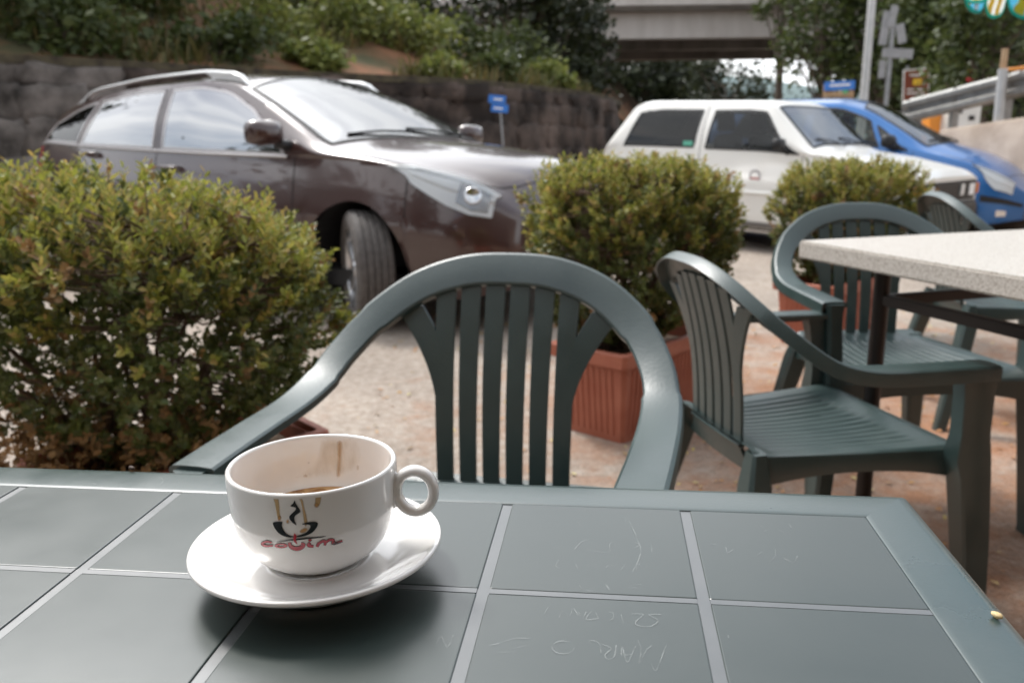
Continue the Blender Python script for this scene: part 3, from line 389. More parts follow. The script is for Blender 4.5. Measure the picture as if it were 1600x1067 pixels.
# stones of the left stretch, one by one
rng = random.Random(8)
stone_meshes = []
for k in range(6):
    bm = bmesh.new(); bmesh.ops.create_cube(bm, size=1.0)
    bmesh.ops.subdivide_edges(bm, edges=bm.edges, cuts=2, use_grid_fill=True)
    for v in bm.verts:
        s = v.co.normalized() * 0.62
        v.co = v.co.lerp(s, 0.14) * (1 + 0.30 * mnoise.noise(v.co * 2.3 + Vector((k * 7, 0, 0))))
    me = bpy.data.meshes.new('stone'); bm.to_mesh(me); bm.free(); me.materials.append(STONE)
    for p in me.polygons: p.use_smooth = True
    stone_meshes.append(me)
dark_meshes = []
for me in stone_meshes:
    m2 = me.copy(); m2.materials[0] = STONE2; dark_meshes.append(m2)
seg = []
for i in range(len(wp) - 1): seg.append((wp[i + 1] - wp[i]).length)
tot = np.cumsum([0] + seg)
def wall_at(s):
    i = int(min(max(np.searchsorted(tot, s) - 1, 0), len(seg) - 1))
    f_ = (s - tot[i]) / seg[i]
    return wp[i].lerp(wp[i + 1], f_), wn(i)
z = 0.0
row_i = 0
while z < WH - 0.12:
    h = rng.uniform(0.20, 0.46)
    if z + h > WH: h = WH - z
    s = 2.6 + (row_i % 2) * 0.25
    while s < 23.0:
        l = rng.uniform(0.30, 0.75)
        p, n_ = wall_at(s + l / 2)
        o = link('stone', rng.choice(stone_meshes if s < 11.6 + rng.uniform(-.8, .8) else dark_meshes), wall)
        bt_ = 0.24 * (z + h / 2) / WH
        o.location = p - base_w + n_ * (bt_ + 0.04 + rng.uniform(-0.05, 0.045)) + Vector((0, 0, z + h / 2))
        o.rotation_euler = (rng.uniform(-.08, .08), rng.uniform(-.16, .16), math.atan2(-n_.x, n_.y) + rng.uniform(-.10, .10))
        o.scale = (l * 1.08, rng.uniform(0.22, 0.34), h * 1.10)
        s += l
    z += h; row_i += 1
# bank
BANK = M('bank_soil', (0.21, 0.095, 0.045), (0.060, 0.056, 0.022), scale=0.9, rough=0.97, bump=0.6, bscale=6, detail=9, contrast=(0.42, 0.62))
def bank_h(d, s):
    base_ = WH + 0.05
    f_ = 0.36 * d if d < 9 else 0.36 * 9 + 0.10 * (d - 9)
    return base_ + min(f_, 4.2 + 0.03 * d) + 0.25 * mnoise.noise(Vector((s * 0.4, d * 0.5, 1.0))) * min(1, d)
rows = []
for i, p in enumerate(wp):
    n_ = wn(i)
    nb = (n_ * 0.6 + Vector((-0.55, 0.85, 0)) * 0.4).normalized()
    row = []
    for d in (0.6, 1.0, 1.6, 2.4, 3.4, 4.6, 6, 7.5, 9.5, 13, 20, 34):
        q = p + nb * d
        row.append((q.x, q.y, bank_h(d - 0.6, tot[i])))
    rows.append(row)
bank = MB().grid(rows).build('bank', BANK, smooth=True)
struct(bank)
def bank_pt(s, d):
    p, n_ = wall_at(s)
    nb = (n_ * 0.6 + Vector((-0.55, 0.85, 0)) * 0.4).normalized()
    q = p + nb * d
    return Vector((q.x, q.y, bank_h(d - 0.6, s)))
# rough grass on the bank
GRASS = leaf_mat('bank_grass', [(0.06, 0.075, 0.018), (0.10, 0.11, 0.025), (0.20, 0.14, 0.05), (0.05, 0.06, 0.015), (0.15, 0.12, 0.035)], rough=0.6, trans=0.3)
rng = random.Random(21)
b = MB()
TOTL = float(tot[-1])
for k in range(4200):
    s = rng.uniform(1.5, TOTL - 1); d = 0.75 + 8.5 * rng.random() ** 1.25
    if mnoise.noise(Vector((s * 0.55, d * 0.7, 4.0))) < -0.06: continue
    p = bank_pt(s, d)
    for q in range(7):
        a = rng.uniform(0, 2 * PI); h = rng.uniform(0.10, 0.42)
        dd = Vector((math.cos(a), math.sin(a), 0)); lean = dd * rng.uniform(0.03, 0.2)
        pp = p + Vector((rng.uniform(-.16, .16), rng.uniform(-.16, .16), -0.03)); sd_ = Vector((-dd.y, dd.x, 0)) * rng.uniform(0.012, 0.028)
        b.add([pp - sd_, pp + sd_, pp + lean * .5 + Vector((0, 0, h * .65)) + sd_ * .7, pp + lean + Vector((0, 0, h))], [(0, 1, 2), (0, 2, 3)])
tag(b.build('bank_grass', GRASS, fix=False), 'rough grass and weeds growing over the bank', 'grass', kind='stuff')

# ------------------------------------------------------------------ trees and bushes
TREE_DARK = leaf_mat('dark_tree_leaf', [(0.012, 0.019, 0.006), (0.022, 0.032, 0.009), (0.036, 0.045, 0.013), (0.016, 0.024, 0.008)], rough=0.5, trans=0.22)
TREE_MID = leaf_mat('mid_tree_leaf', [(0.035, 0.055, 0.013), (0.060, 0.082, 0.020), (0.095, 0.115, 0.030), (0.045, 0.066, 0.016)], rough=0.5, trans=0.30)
TREE_LIGHT = leaf_mat('light_bush_leaf', [(0.12, 0.16, 0.034), (0.18, 0.21, 0.045), (0.25, 0.26, 0.07), (0.10, 0.125, 0.028)], rough=0.5, trans=0.35)
TRUNK = M('tree_bark', (0.075, 0.055, 0.042), (0.17, 0.135, 0.105), scale=12, rough=0.95, bump=0.6, stretch=(1, 1, 0.3))
def tree(name, label, loc, h_trunk, rx, ry, rz, nl, ls, mat, seed, cat='tree', group=None, clumps=34, trunk_r=0.16, spread=0.20, open_=0.0):
    rng = random.Random(seed)
    root = empty(name, loc)
    tag(root, label, cat, group)
    zc = h_trunk + rz * 0.75
    cl = []
    for k in range(clumps):
        for _ in range(20):
            q = Vector((rng.uniform(-1, 1), rng.uniform(-1, 1), rng.uniform(-1, 1)))
            if 0.35 < q.length < 1.0: break
        cl.append((Vector((q.x * rx, q.y * ry, zc + q.z * rz)), rng.uniform(0.6, 1.25)))
    bt = MB()
    top = Vector((rng.uniform(-.1, .1) * rx, rng.uniform(-.1, .1) * ry, zc + 0.35 * rz))
    path = crom([(0, 0, -0.1), (rng.uniform(-.1, .1), rng.uniform(-.1, .1), h_trunk * 0.6), (top.x * .6, top.y * .6, max(h_trunk, zc - 0.3 * rz)), top], 4)
    bt.tube(path, [trunk_r * (1 - 0.85 * i / (len(path) - 1)) for i in range(len(path))], 8)
    for c, s in cl:
        a = path[rng.randint(len(path) // 3, len(path) - 1)]
        if a.z > c.z: a = path[len(path) // 3]
        mid = a.lerp(c, 0.5) + Vector((0, 0, 0.08 * rz))
        bt.tube(crom([a, mid, c], 3), [trunk_r * 0.30 * (1 - 0.8 * i / 6) for i in range(7)], 5, cap=False)
    bt.build('trunk', TRUNK, root, smooth=True, fix=False)
    b = MB()
    sx = spread * (rx + ry) / 2; sz = spread * rz
    for k in range(nl):
        c, s = cl[rng.randrange(len(cl))]
        p = c + Vector((rng.gauss(0, sx * s), rng.gauss(0, sx * s), rng.gauss(0, sz * s)))
        a = Vector((rng.gauss(0, 1), rng.gauss(0, 1), rng.gauss(0, .6))).normalized()
        e = a.cross(Vector((rng.gauss(0, 1), rng.gauss(0, 1), rng.gauss(0, 1)))).normalized()
        l = ls * rng.uniform(0.6, 1.3)
        b.add([p, p + a * l * .5 - e * l * .28, p + a * l, p + a * l * .5 + e * l * .28], [(0, 1, 2, 3)])
    o = b.build('crown', mat, root, fix=False); o['kind'] = 'stuff'
    return root
def at_px(x, y, D):
    X = (x - 800) / 1291; Y = (533.5 - y) / 1291
    c_, s_ = math.cos(R(-0.7337)), math.sin(R(-0.7337)); X, Y = c_ * X - s_ * Y, s_ * X + c_ * Y
    d = Vector((X, math.cos(PITCH) + Y * math.sin(PITCH), -math.sin(PITCH) + Y * math.cos(PITCH)))
    return Vector((0, 0, CAM_H)) + d * (D / d.y)
bk = 'trees and bushes on the bank'
# trees standing on the bank at the left, then bushes along its face
def bank_tree(name, label, s, d, *a, **k):
    p = bank_pt(s, d)
    return tree(name, label, (p.x, p.y, p.z - 0.15), *a, **k)
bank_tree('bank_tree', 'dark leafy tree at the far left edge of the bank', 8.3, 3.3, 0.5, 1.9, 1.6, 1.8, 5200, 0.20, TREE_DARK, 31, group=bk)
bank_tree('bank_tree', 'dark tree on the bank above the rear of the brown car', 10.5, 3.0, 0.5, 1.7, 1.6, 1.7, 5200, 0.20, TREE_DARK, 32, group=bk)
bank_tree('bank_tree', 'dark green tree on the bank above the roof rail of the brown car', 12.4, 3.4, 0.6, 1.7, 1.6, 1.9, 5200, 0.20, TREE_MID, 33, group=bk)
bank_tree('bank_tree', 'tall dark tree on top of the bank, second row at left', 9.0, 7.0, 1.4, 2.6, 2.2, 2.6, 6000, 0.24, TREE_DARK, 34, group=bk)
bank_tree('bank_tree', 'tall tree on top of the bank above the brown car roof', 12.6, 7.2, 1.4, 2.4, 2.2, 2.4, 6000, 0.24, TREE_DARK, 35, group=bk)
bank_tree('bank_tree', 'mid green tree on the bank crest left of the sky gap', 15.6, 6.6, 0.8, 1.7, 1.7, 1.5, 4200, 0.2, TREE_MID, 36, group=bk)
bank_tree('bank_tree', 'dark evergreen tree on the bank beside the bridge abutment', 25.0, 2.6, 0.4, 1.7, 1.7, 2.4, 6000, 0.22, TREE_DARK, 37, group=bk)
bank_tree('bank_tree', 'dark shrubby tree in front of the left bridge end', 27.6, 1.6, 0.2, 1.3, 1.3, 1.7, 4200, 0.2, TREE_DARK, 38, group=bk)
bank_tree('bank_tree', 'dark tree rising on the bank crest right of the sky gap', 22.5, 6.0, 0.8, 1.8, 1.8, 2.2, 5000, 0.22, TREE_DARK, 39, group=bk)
for k, (s, d, r_, lab, mt) in enumerate(((14.6, 2.9, 0.75, 'bright green bush on the bank above the windscreen of the brown car', TREE_LIGHT), (16.2, 3.0, 0.70, 'bright green bush in the middle of the bank above the blue road sign', TREE_LIGHT), (17.9, 2.8, 0.75, 'light green bush on the bank right of the blue road sign', TREE_LIGHT), (19.6, 2.4, 0.7, 'leafy bush low on the bank over the wall coping', TREE_MID), (15.6, 4.8, 0.9, 'mid green bush higher up the bank behind the bright ones', TREE_MID), (18.6, 4.8, 1.0, 'broad green bush near the bank crest', TREE_MID), (21.4, 2.2, 0.7, 'low bush on the bank near the white car rear', TREE_MID), (13.2, 1.3, 0.5, 'small weedy bush right above the wall coping', TREE_MID), (11.2, 1.3, 0.55, 'weedy bush on the wall top behind the brown car', TREE_MID), (9.2, 1.3, 0.55, 'weedy bush on the wall top at the far left', TREE_MID), (23.4, 1.5, 0.6, 'low dark bush on the bank beside the bridge shadow', TREE_DARK), (16.9, 1.2, 0.32, 'tuft of weeds hanging over the wall coping above the blue road sign', TREE_LIGHT), (18.6, 1.15, 0.35, 'weedy clump spilling over the wall coping right of the blue road sign', TREE_MID), (14.6, 1.2, 0.34, 'weedy clump on the coping beside the brown car windscreen', TREE_LIGHT), (20.6, 1.2, 0.38, 'weedy clump on the coping left of the white car', TREE_LIGHT))):
    bank_tree('bush', lab, s, d, 0.05, r_ * 1.3, r_, r_ * 0.75, 1500, 0.13, mt, 60 + k, cat='bush', group=bk, clumps=16, trunk_r=0.03, spread=0.26)
# right hand trees
rg = 'trees right of the bridge'
def px_tree(name, label, px, D, zbase, *a, **k):
    p = at_px(px, 232, D)
    return tree(name, label, (p.x, D, zbase), *a, **k)
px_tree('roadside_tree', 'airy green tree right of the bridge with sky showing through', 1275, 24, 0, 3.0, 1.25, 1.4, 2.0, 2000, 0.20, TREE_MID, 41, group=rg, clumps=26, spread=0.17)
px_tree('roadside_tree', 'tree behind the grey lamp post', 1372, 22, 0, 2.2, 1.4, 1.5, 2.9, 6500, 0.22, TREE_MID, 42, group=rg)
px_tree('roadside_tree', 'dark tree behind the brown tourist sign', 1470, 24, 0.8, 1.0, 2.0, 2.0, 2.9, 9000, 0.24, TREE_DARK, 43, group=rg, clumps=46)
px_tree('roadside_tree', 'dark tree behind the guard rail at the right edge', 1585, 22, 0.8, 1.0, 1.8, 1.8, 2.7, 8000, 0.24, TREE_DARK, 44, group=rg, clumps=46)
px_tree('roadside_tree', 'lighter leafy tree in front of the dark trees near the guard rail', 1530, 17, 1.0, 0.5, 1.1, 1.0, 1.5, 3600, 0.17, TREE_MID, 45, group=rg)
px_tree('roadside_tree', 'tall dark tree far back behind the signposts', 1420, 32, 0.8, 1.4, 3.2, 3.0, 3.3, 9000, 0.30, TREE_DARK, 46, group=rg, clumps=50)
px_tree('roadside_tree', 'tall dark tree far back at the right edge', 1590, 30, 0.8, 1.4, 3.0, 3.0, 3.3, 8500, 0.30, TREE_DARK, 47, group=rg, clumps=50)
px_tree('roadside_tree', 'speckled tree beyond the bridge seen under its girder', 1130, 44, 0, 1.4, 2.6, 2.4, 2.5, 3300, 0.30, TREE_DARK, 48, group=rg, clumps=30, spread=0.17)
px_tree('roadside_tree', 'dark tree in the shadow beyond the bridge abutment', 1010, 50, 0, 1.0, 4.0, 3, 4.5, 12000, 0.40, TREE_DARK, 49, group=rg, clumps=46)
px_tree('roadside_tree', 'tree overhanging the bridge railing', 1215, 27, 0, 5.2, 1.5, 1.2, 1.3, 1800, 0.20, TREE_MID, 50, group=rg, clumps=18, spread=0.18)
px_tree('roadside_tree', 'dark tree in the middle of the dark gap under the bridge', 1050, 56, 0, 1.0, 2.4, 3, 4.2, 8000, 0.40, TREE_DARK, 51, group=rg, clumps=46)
# ------------------------------------------------------------------ far hills
HILL = M('haze_tinted_hill', (0.10, 0.145, 0.14), (0.14, 0.19, 0.19), scale=0.02, rough=1.0)  # distance haze is mixed into this colour as a blue-grey tint
rows = []
for i in range(60):
    x = -500 + i * 22
    hgt = 56 + 20 * mnoise.noise(Vector((x * 0.006, 3.3, 0))) + 8 * mnoise.noise(Vector((x * 0.03, 8, 0)))
    rows.append([(x, 560, -2), (x, 620, hgt * 0.55), (x, 700, hgt), (x, 800, hgt * 0.6), (x, 860, -2)])
struct(MB().grid(rows).build('hills', HILL, smooth=True))
# ------------------------------------------------------------------ bridge
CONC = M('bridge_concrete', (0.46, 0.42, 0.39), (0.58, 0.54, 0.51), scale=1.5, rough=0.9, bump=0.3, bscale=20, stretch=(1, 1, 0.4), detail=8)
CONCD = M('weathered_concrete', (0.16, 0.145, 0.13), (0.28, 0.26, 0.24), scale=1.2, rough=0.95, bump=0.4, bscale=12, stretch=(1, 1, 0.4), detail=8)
STEEL = M('galvanised_steel', (0.24, 0.235, 0.225), (0.34, 0.335, 0.32), scale=8, rough=0.45, metal=0.7)
br = empty('bridge', (3.4, 30, 0))
tag(br, 'concrete road bridge crossing behind the cars', 'bridge')
ZS = 4.58
def bbx(name, lo, hi, m_): return MB().box(lo, hi).build(name, m_, br)
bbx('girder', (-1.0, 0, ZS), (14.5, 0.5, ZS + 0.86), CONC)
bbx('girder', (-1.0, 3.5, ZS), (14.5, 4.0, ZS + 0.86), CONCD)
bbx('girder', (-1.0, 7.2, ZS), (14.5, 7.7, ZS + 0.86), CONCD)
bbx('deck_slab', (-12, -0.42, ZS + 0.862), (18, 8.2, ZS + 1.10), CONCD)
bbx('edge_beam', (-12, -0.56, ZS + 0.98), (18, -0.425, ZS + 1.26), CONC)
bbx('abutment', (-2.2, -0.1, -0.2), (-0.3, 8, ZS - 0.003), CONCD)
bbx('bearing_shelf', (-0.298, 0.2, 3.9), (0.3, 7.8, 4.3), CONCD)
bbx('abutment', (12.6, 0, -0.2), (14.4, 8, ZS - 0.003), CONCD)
pm = MB().box((-0.05, -0.05, 0), (0.05, 0.05, 1.05)).mesh('railing_post', STEEL)
for k in range(20):
    link('railing_post', pm, br, (-11.5 + k * 1.5, -0.49, ZS + 1.26))
for z in (0.35, 0.68, 1.0):
    bbx('railing_bar', (-12, -0.53, ZS + 1.26 + z), (18, -0.45, ZS + 1.32 + z), STEEL)
# earth slope under the bridge
rows = []
for i in range(12):
    x = 1.2 + i * 0.45
    rows.append([(x + 2.0, 30.3 + j * 0.8, max(-0.05, 4.4 - i * 0.45 - 0.6 * sstep(4, 0, j)) + 0.1 * mnoise.noise(Vector((i, j, 0)))) for j in range(14)])
struct(MB().grid(rows).build('underbridge_slope', BANK, smooth=True))
# ------------------------------------------------------------------ the near table
random.seed(3)
TZ = 0.72
PU, PV, SW, SV = 0.123, 0.1205, 0.0068, 0.0054
NC, NR, FR = 7, 7, 0.040
table = empty('plastic_table', (0.2365, 0.5137, 0), R(-6.7038))
tag(table, 'dark green plastic garden table with square tile pattern, under the coffee cup', 'table')
LU, LV = -NC * PU + SW, -NR * PV + SV      # inner rectangle: u in [LU,0], v in [LV,0]
MB().box((LU - 0.001, LV - 0.001, TZ - 0.016), (0.001, 0.001, TZ - 0.0009)).build('tabletop_base', STRIP, table)
tw, tv = PU - SW, PV - SV
def tile_mesh():
    b = MB(); e = 0.0011; c = 0.0007
    def rect(ins, z):
        return [(-tw + ins, -tv + ins + c, z), (-tw + ins + c, -tv + ins, z), (-ins - c, -tv + ins, z), (-ins, -tv + ins + c, z),
                (-ins, -ins - c, z), (-ins - c, -ins, z), (-tw + ins + c, -ins, z), (-tw + ins, -ins - c, z)]
    b.loft([rect(0, TZ - 0.0013), rect(0, TZ - 0.0004), rect(e * 0.35, TZ - 0.0001), rect(e * 0.8, TZ)])
    return b.mesh('tile', TILE)
tme = tile_mesh()
for i in range(NC):
    for j in range(NR):
        link('tile', tme, table, (-i * PU, -j * PV, random.uniform(-0.0002, 0.0001)))
# cross joints lie almost flush, the long joints are the recessed base showing through
cme = MB().box((-tw + 0.0003, 0.00025, TZ - 0.0012), (-0.0003, SV - 0.00025, TZ - 0.00022)).mesh('cross_joint', STRIP)
for i in range(NC):
    for j in range(1, NR):
        link('cross_joint', cme, table, (-i * PU, -j * PV, 0))
# frame rails, mitred, with a rolled outer edge and an apron
def rail(p0, p1, out):
    """p0,p1 inner corners; out = outward unit vector"""
    p0 = Vector((*p0, 0)); p1 = Vector((*p1, 0)); o = Vector((*out, 0)); d = (p1 - p0).normalized()
    prof = [(0.0002, -0.020), (0.0002, -0.0004), (0.0012, 0.0002), (0.004, 0.0004), (FR - 0.010, 0.0005), (FR - 0.005, -0.0002), (FR - 0.0015, -0.0028), (FR, -0.008), (FR + 0.001, -0.040), (FR - 0.003, -0.042), (FR - 0.004, -0.020)]
    rings = []
    for P, s in ((p0, -1), (p1, 1)):
        rings.append([P + o * a + d * (s * a) + Vector((0, 0, TZ + z)) for a, z in prof])
    MB().loft(rings).build('frame_rail', RAIL, table, smooth=True, angle=32)
cs = [(LU, LV), (0, LV), (0, 0), (LU, 0)]
rail(cs[0], cs[1], (0, -1)); rail(cs[1], cs[2], (1, 0)); rail(cs[2], cs[3], (0, 1)); rail(cs[3], cs[0], (-1, 0))
for sx, sy in ((0, 0), (0, 1), (1, 0), (1, 1)):
    cx = 0.004 if sx == 0 else LU - 0.004; cy = 0.004 if sy == 0 else LV - 0.004
    dx = 1 if sx else -1; dy = 1 if sy else -1
    rings = []
    for z, wd, sp in ((TZ - 0.021, 0.10, 0), (TZ - 0.10, 0.07, 0.0), (0.36, 0.052, 0.012), (0.0, 0.040, 0.03)):
        x0 = cx - dx * sp; y0 = cy - dy * sp
        t_ = 0.006
        rings.append([(x0, y0, z), (x0 + dx * wd, y0, z), (x0 + dx * wd, y0 + dy * t_, z), (x0 + dx * t_, y0 + dy * t_, z), (x0 + dx * t_, y0 + dy * wd, z), (x0, y0 + dy * wd, z)])
    MB().loft(rings).build('leg', RAIL, table)
# writing scratched into the tiles
b = MB()
for pl in TRACE['scr']:
    P = crom([(x / 1000, y / 1000, 0) for x, y in pl], 4)
    wd = random.uniform(0.00016, 0.00034)
    rows = []
    onrail = sum(p.y for p in P) / len(P) > 0
    for k, p in enumerate(P):
        t_ = (P[min(k + 1, len(P) - 1)] - P[max(k - 1, 0)]).normalized(); nn = Vector((-t_.y, t_.x, 0))
        z = TZ + (0.00075 if onrail else 0.00030)
        rows.append([p - nn * wd + Vector((0, 0, z)), p + nn * wd + Vector((0, 0, z))])
    b.grid(rows)
for k in range(60):
    u = random.uniform(-0.6, -0.005); v = random.uniform(-0.34, -0.004); a = random.uniform(0, PI); l = random.uniform(0.0006, 0.004)
    if (u % PU) < SW + 0.002 or ((v % PV) < 0.012): continue
    d = Vector((math.cos(a), math.sin(a), 0)); n2 = Vector((-d.y, d.x, 0)) * random.uniform(0.0001, 0.0003)
    p = Vector((u, v, TZ + 0.0003))
    b.add([p - n2, p + d * l - n2 * 0.4, p + d * l + n2 * 0.4, p + n2], [(0, 1, 2, 3)])
tag(b.build('scratched_writing', SCRATCH, table, fix=False), 'pale scratched letters upside down to the viewer', kind='stuff')

def crumb(name, loc, s, mat, label, cat, grp=None):
    bm = bmesh.new(); bmesh.ops.create_icosphere(bm, subdivisions=2, radius=1)
    for v in bm.verts:
        v.co *= 1 + 0.35 * mnoise.noise(v.co * 1.7 + Vector(loc) * 50)
        v.co.x *= s[0]; v.co.y *= s[1]; v.co.z *= s[2]
    me = bpy.data.meshes.new(name); bm.to_mesh(me); bm.free(); me.materials.append(mat)
    for p in me.polygons: p.use_smooth = True
    o = link(name, me, None, loc, (0, 0, random.uniform(0, 3)))
    return tag(o, label, cat, grp)
CRUMB = M('bread_crumb', (0.62, 0.44, 0.20), (0.75, 0.62, 0.36), scale=900, rough=0.8)
DARKBIT = M('dark_speck', (0.05, 0.03, 0.02), rough=0.7)
def tl(u, v, z=0.0):
    return tuple(table_mat @ Vector((u, v, TZ + z)))
table_mat = Matrix.Translation((0.2365, 0.5137, 0)) @ Matrix.Rotation(R(-6.7038), 4, 'Z')
cu, cv = TRACE['crumb'][0]
crumb('crumb', tl(cu / 1000, cv / 1000, 0.0022), (0.0032, 0.0020, 0.0017), CRUMB, 'yellow crumb on the right rim of the green table', 'crumb')
crumb('dead_leaf_bit', tl(-0.545, 0.0345, 0.0032), (0.0035, 0.0016, 0.0016), DARKBIT, 'small dark brown bit on the far edge of the green table, left of the cup', 'debris')

# ------------------------------------------------------------------ saucer and cup
AX = (-0.1155, 0.4465)
saucer_prof = [(0.0, 0.0105), (0.020, 0.0105), (0.026, 0.0108), (0.0285, 0.0116), (0.0300, 0.0119), (0.0320, 0.0112), (0.040, 0.0118), (0.048, 0.0132), (0.056, 0.0160), (0.063, 0.0192), (0.0685, 0.0220), (0.0705, 0.0228),
               (0.0718, 0.0226), (0.0723, 0.0214), (0.0716, 0.0200), (0.066, 0.0162), (0.056, 0.0104), (0.046, 0.0066), (0.0405, 0.0052), (0.0395, 0.0008), (0.0375, 0.0004), (0.0360, 0.0042), (0.020, 0.0055), (0.0, 0.0056)]
sp = crom([(r_, 0, z_) for r_, z_ in saucer_prof], 4)
o = MB().lathe([(max(0, p.x), p.z) for p in sp], 96).build('saucer', PORC, None, smooth=True, loc=(AX[0], AX[1], TZ + 0.0004))
tag(o, 'round white porcelain saucer lying under the coffee cup', 'saucer')
ZB = 0.732
cup = empty('coffee_cup', (AX[0], AX[1], ZB))
tag(cup, 'white porcelain coffee cup with red and black logo and coffee drips', 'cup')
ZP = [0, 0.003, 0.009, 0.017, 0.026, 0.036, 0.048, 0.058]
RP = [0.024, 0.029, 0.0365, 0.042, 0.0452, 0.0468, 0.0476, 0.0478]
outer = [(0, 0.0012), (0.019, 0.0012), (0.0205, 0.0004), (0.0225, 0.0), (0.024, 0.0004)] + [(RP[i], ZP[i]) for i in range(1, 7)]
rim = [(0.0478, 0.0565), (0.0474, 0.0583), (0.0464, 0.0589), (0.0452, 0.0583), (0.0446, 0.0565)]
inner = [(0.0442, 0.048), (0.0434, 0.036), (0.0416, 0.026), (0.0380, 0.017), (0.031, 0.0098), (0.020, 0.0068), (0, 0.0060)]
cp = crom([(a, 0, z) for a, z in outer + rim + inner], 4)
MB().lathe([(max(0, p.x), p.z) for p in cp], 128).build('cup_body', PORC, cup, smooth=True)
# ring handle
hd = Vector((math.cos(R(-3)), math.sin(R(-3)), 0)); hn = Vector((-hd.y, hd.x, 0))
ring = []
for k in range(40):
    a = 2 * PI * k / 40
    c = hd * (0.0588 + 0.0107 * math.cos(a)) + Vector((0, 0, 0.0412 + 0.0124 * math.sin(a)))
    nr = (hd * math.cos(a) + Vector((0, 0, math.sin(a)))).normalized()
    ring.append([c + nr * 0.0032 * math.cos(q) + hn * 0.0043 * math.sin(q) for q in [2 * PI * i / 14 for i in range(14)]])
b = MB().grid(ring, closed_u=True, closed_v=True)
tab = []
for s, rr, h0, h1, wd in ((0, 0.0440, 0.0285, 0.0535, 0.0062), (0.5, 0.0480, 0.0310, 0.0530, 0.0045), (1, 0.0505, 0.0355, 0.0490, 0.0036)):
    ringp = []
    for i in range(16):
        a = 2 * PI * i / 16
        ringp.append(hd * rr + hn * (wd * math.cos(a)) + Vector((0, 0, (h0 + h1) / 2 + (h1 - h0) / 2 * math.sin(a))))
    tab.append(ringp)
b.loft(tab, cap=False)
b.build('handle', PORC, cup, smooth=True)
# coffee left in the bottom
m, t, bb = nodes('coffee_crema')
tcn = N(t, 'ShaderNodeTexCoord'); nzn = N(t, 'ShaderNodeTexNoise', Scale=70, Detail=5, Distortion=1.2)
t.links.new(tcn.outputs['Object'], nzn.inputs['Vector'])
rr_ = N(t, 'ShaderNodeValToRGB')
for i, (ps, c) in enumerate(((0.40, (0.22, 0.075, 0.020)), (0.56, (0.60, 0.36, 0.16)))):
    rr_.color_ramp.elements[i].position = ps; rr_.color_ramp.elements[i].color = (*c, 1)
t.links.new(nzn.outputs['Fac'], rr_.inputs[0]); t.links.new(rr_.outputs[0], bb.inputs['Base Color'])
bb.inputs['Roughness'].default_value = 0.25
b = MB().lathe([(0, 0.0252), (0.02, 0.0252), (0.0405, 0.0253), (0.0413, 0.0258)], 64)
b.build('coffee', m, cup, smooth=True)
# decals that follow the cup's curve
def cup_r(z, inside):
    z = min(max(z, 0.0005), 0.0585)
    if inside:
        zz = [p[1] for p in inner][::-1] + [0.0565]; rr = [p[0] for p in inner][::-1] + [0.0446]
        return float(np.interp(z, zz, rr)) - 0.00025
    if z > 0.0565: return 0.0478 + 0.00022
    ci = [(p.x, p.z) for p in cp[12:60]]
    return float(np.interp(z, [q[1] for q in ci], [q[0] for q in ci])) if False else float(np.interp(z, CZ, CR))
_ci = [(p.z, p.x) for p in cp[16:(len(outer) + 1) * 4] if p.z > 0.0003]
_ci.sort()
CZ = [q[0] for q in _ci]; CR = [q[1] for q in _ci]
def decal(name, polys, mat, off, inside=False, holes=None, soft=None):
    bm = bmesh.new()
    lim = soft or 2.2
    for k, poly in enumerate(polys):
        pts = [(math.radians(a) * 45, min(z, 57.0)) for a, z in poly]
        loops = [[Vector((x, y, 0)) for x, y in pts]]
        if holes and k in holes:
            loops.append([Vector((math.radians(a) * 45, z, 0)) for a, z in holes[k]])
        tri = tessellate_polygon(loops)
        flat = [v for l in loops for v in l]
        vs = [bm.verts.new(v) for v in flat]
        for f in tri:
            try: bm.faces.new([vs[i] for i in f])
            except ValueError: pass
    for it in range(6):
        le = [e for e in bm.edges if e.calc_length() > lim]
        if not le: break
        bmesh.ops.subdivide_edges(bm, edges=le, cuts=1)
        bmesh.ops.triangulate(bm, faces=bm.faces)
    edge_v = [1.0] * len(bm.verts); bm.verts.index_update()
    if soft:
        bl_ = [v for v in bm.verts if v.is_boundary]
        for v in bm.verts:
            dm = min((v.co - q_.co).length for q_ in bl_)
            edge_v[v.index] = min(1.0, dm / (soft * 2.4))
    for v in bm.verts:
        a = v.co.x / 45; z = v.co.y / 1000
        r_ = cup_r(z, inside) + (-off if inside else off)
        v.co = Vector((r_ * math.cos(a), r_ * math.sin(a), z))
    bmesh.ops.recalc_face_normals(bm, faces=bm.faces)
    me = bpy.data.meshes.new(name); bm.to_mesh(me); bm.free(); me.materials.append(mat)
    for p in me.polygons: p.use_smooth = True
    at = me.attributes.new('edge', 'FLOAT', 'POINT'); at.data.foreach_set('value', edge_v)
    return link(name, me, cup)
INK = M('black_glaze_print', (0.012, 0.012, 0.014), rough=0.15, coat=0.5)
INKD = M('dark_red_print_outline', (0.06, 0.008, 0.012), rough=0.2, coat=0.5)
INKR = M('red_glaze_print', (0.47, 0.022, 0.040), rough=0.15, coat=0.5)
def soft_alpha(m_, amax):
    t_ = m_.node_tree; at_ = N(t_, 'ShaderNodeAttribute'); at_.attribute_name = 'edge'
    mu = N(t_, 'ShaderNodeMath', operation='MULTIPLY'); mu.inputs[1].default_value = amax
    t_.links.new(at_.outputs['Fac'], mu.inputs[0]); t_.links.new(mu.outputs[0], t_.nodes['Principled BSDF'].inputs['Alpha'])
    return m_
STAIN = soft_alpha(alpha_mat('coffee_stain', (0.56, 0.38, 0.18), 0.3, 0.25), 0.85)
STAIN2 = soft_alpha(alpha_mat('dried_coffee_drop', (0.52, 0.28, 0.09), 0.6, 0.3), 0.75)
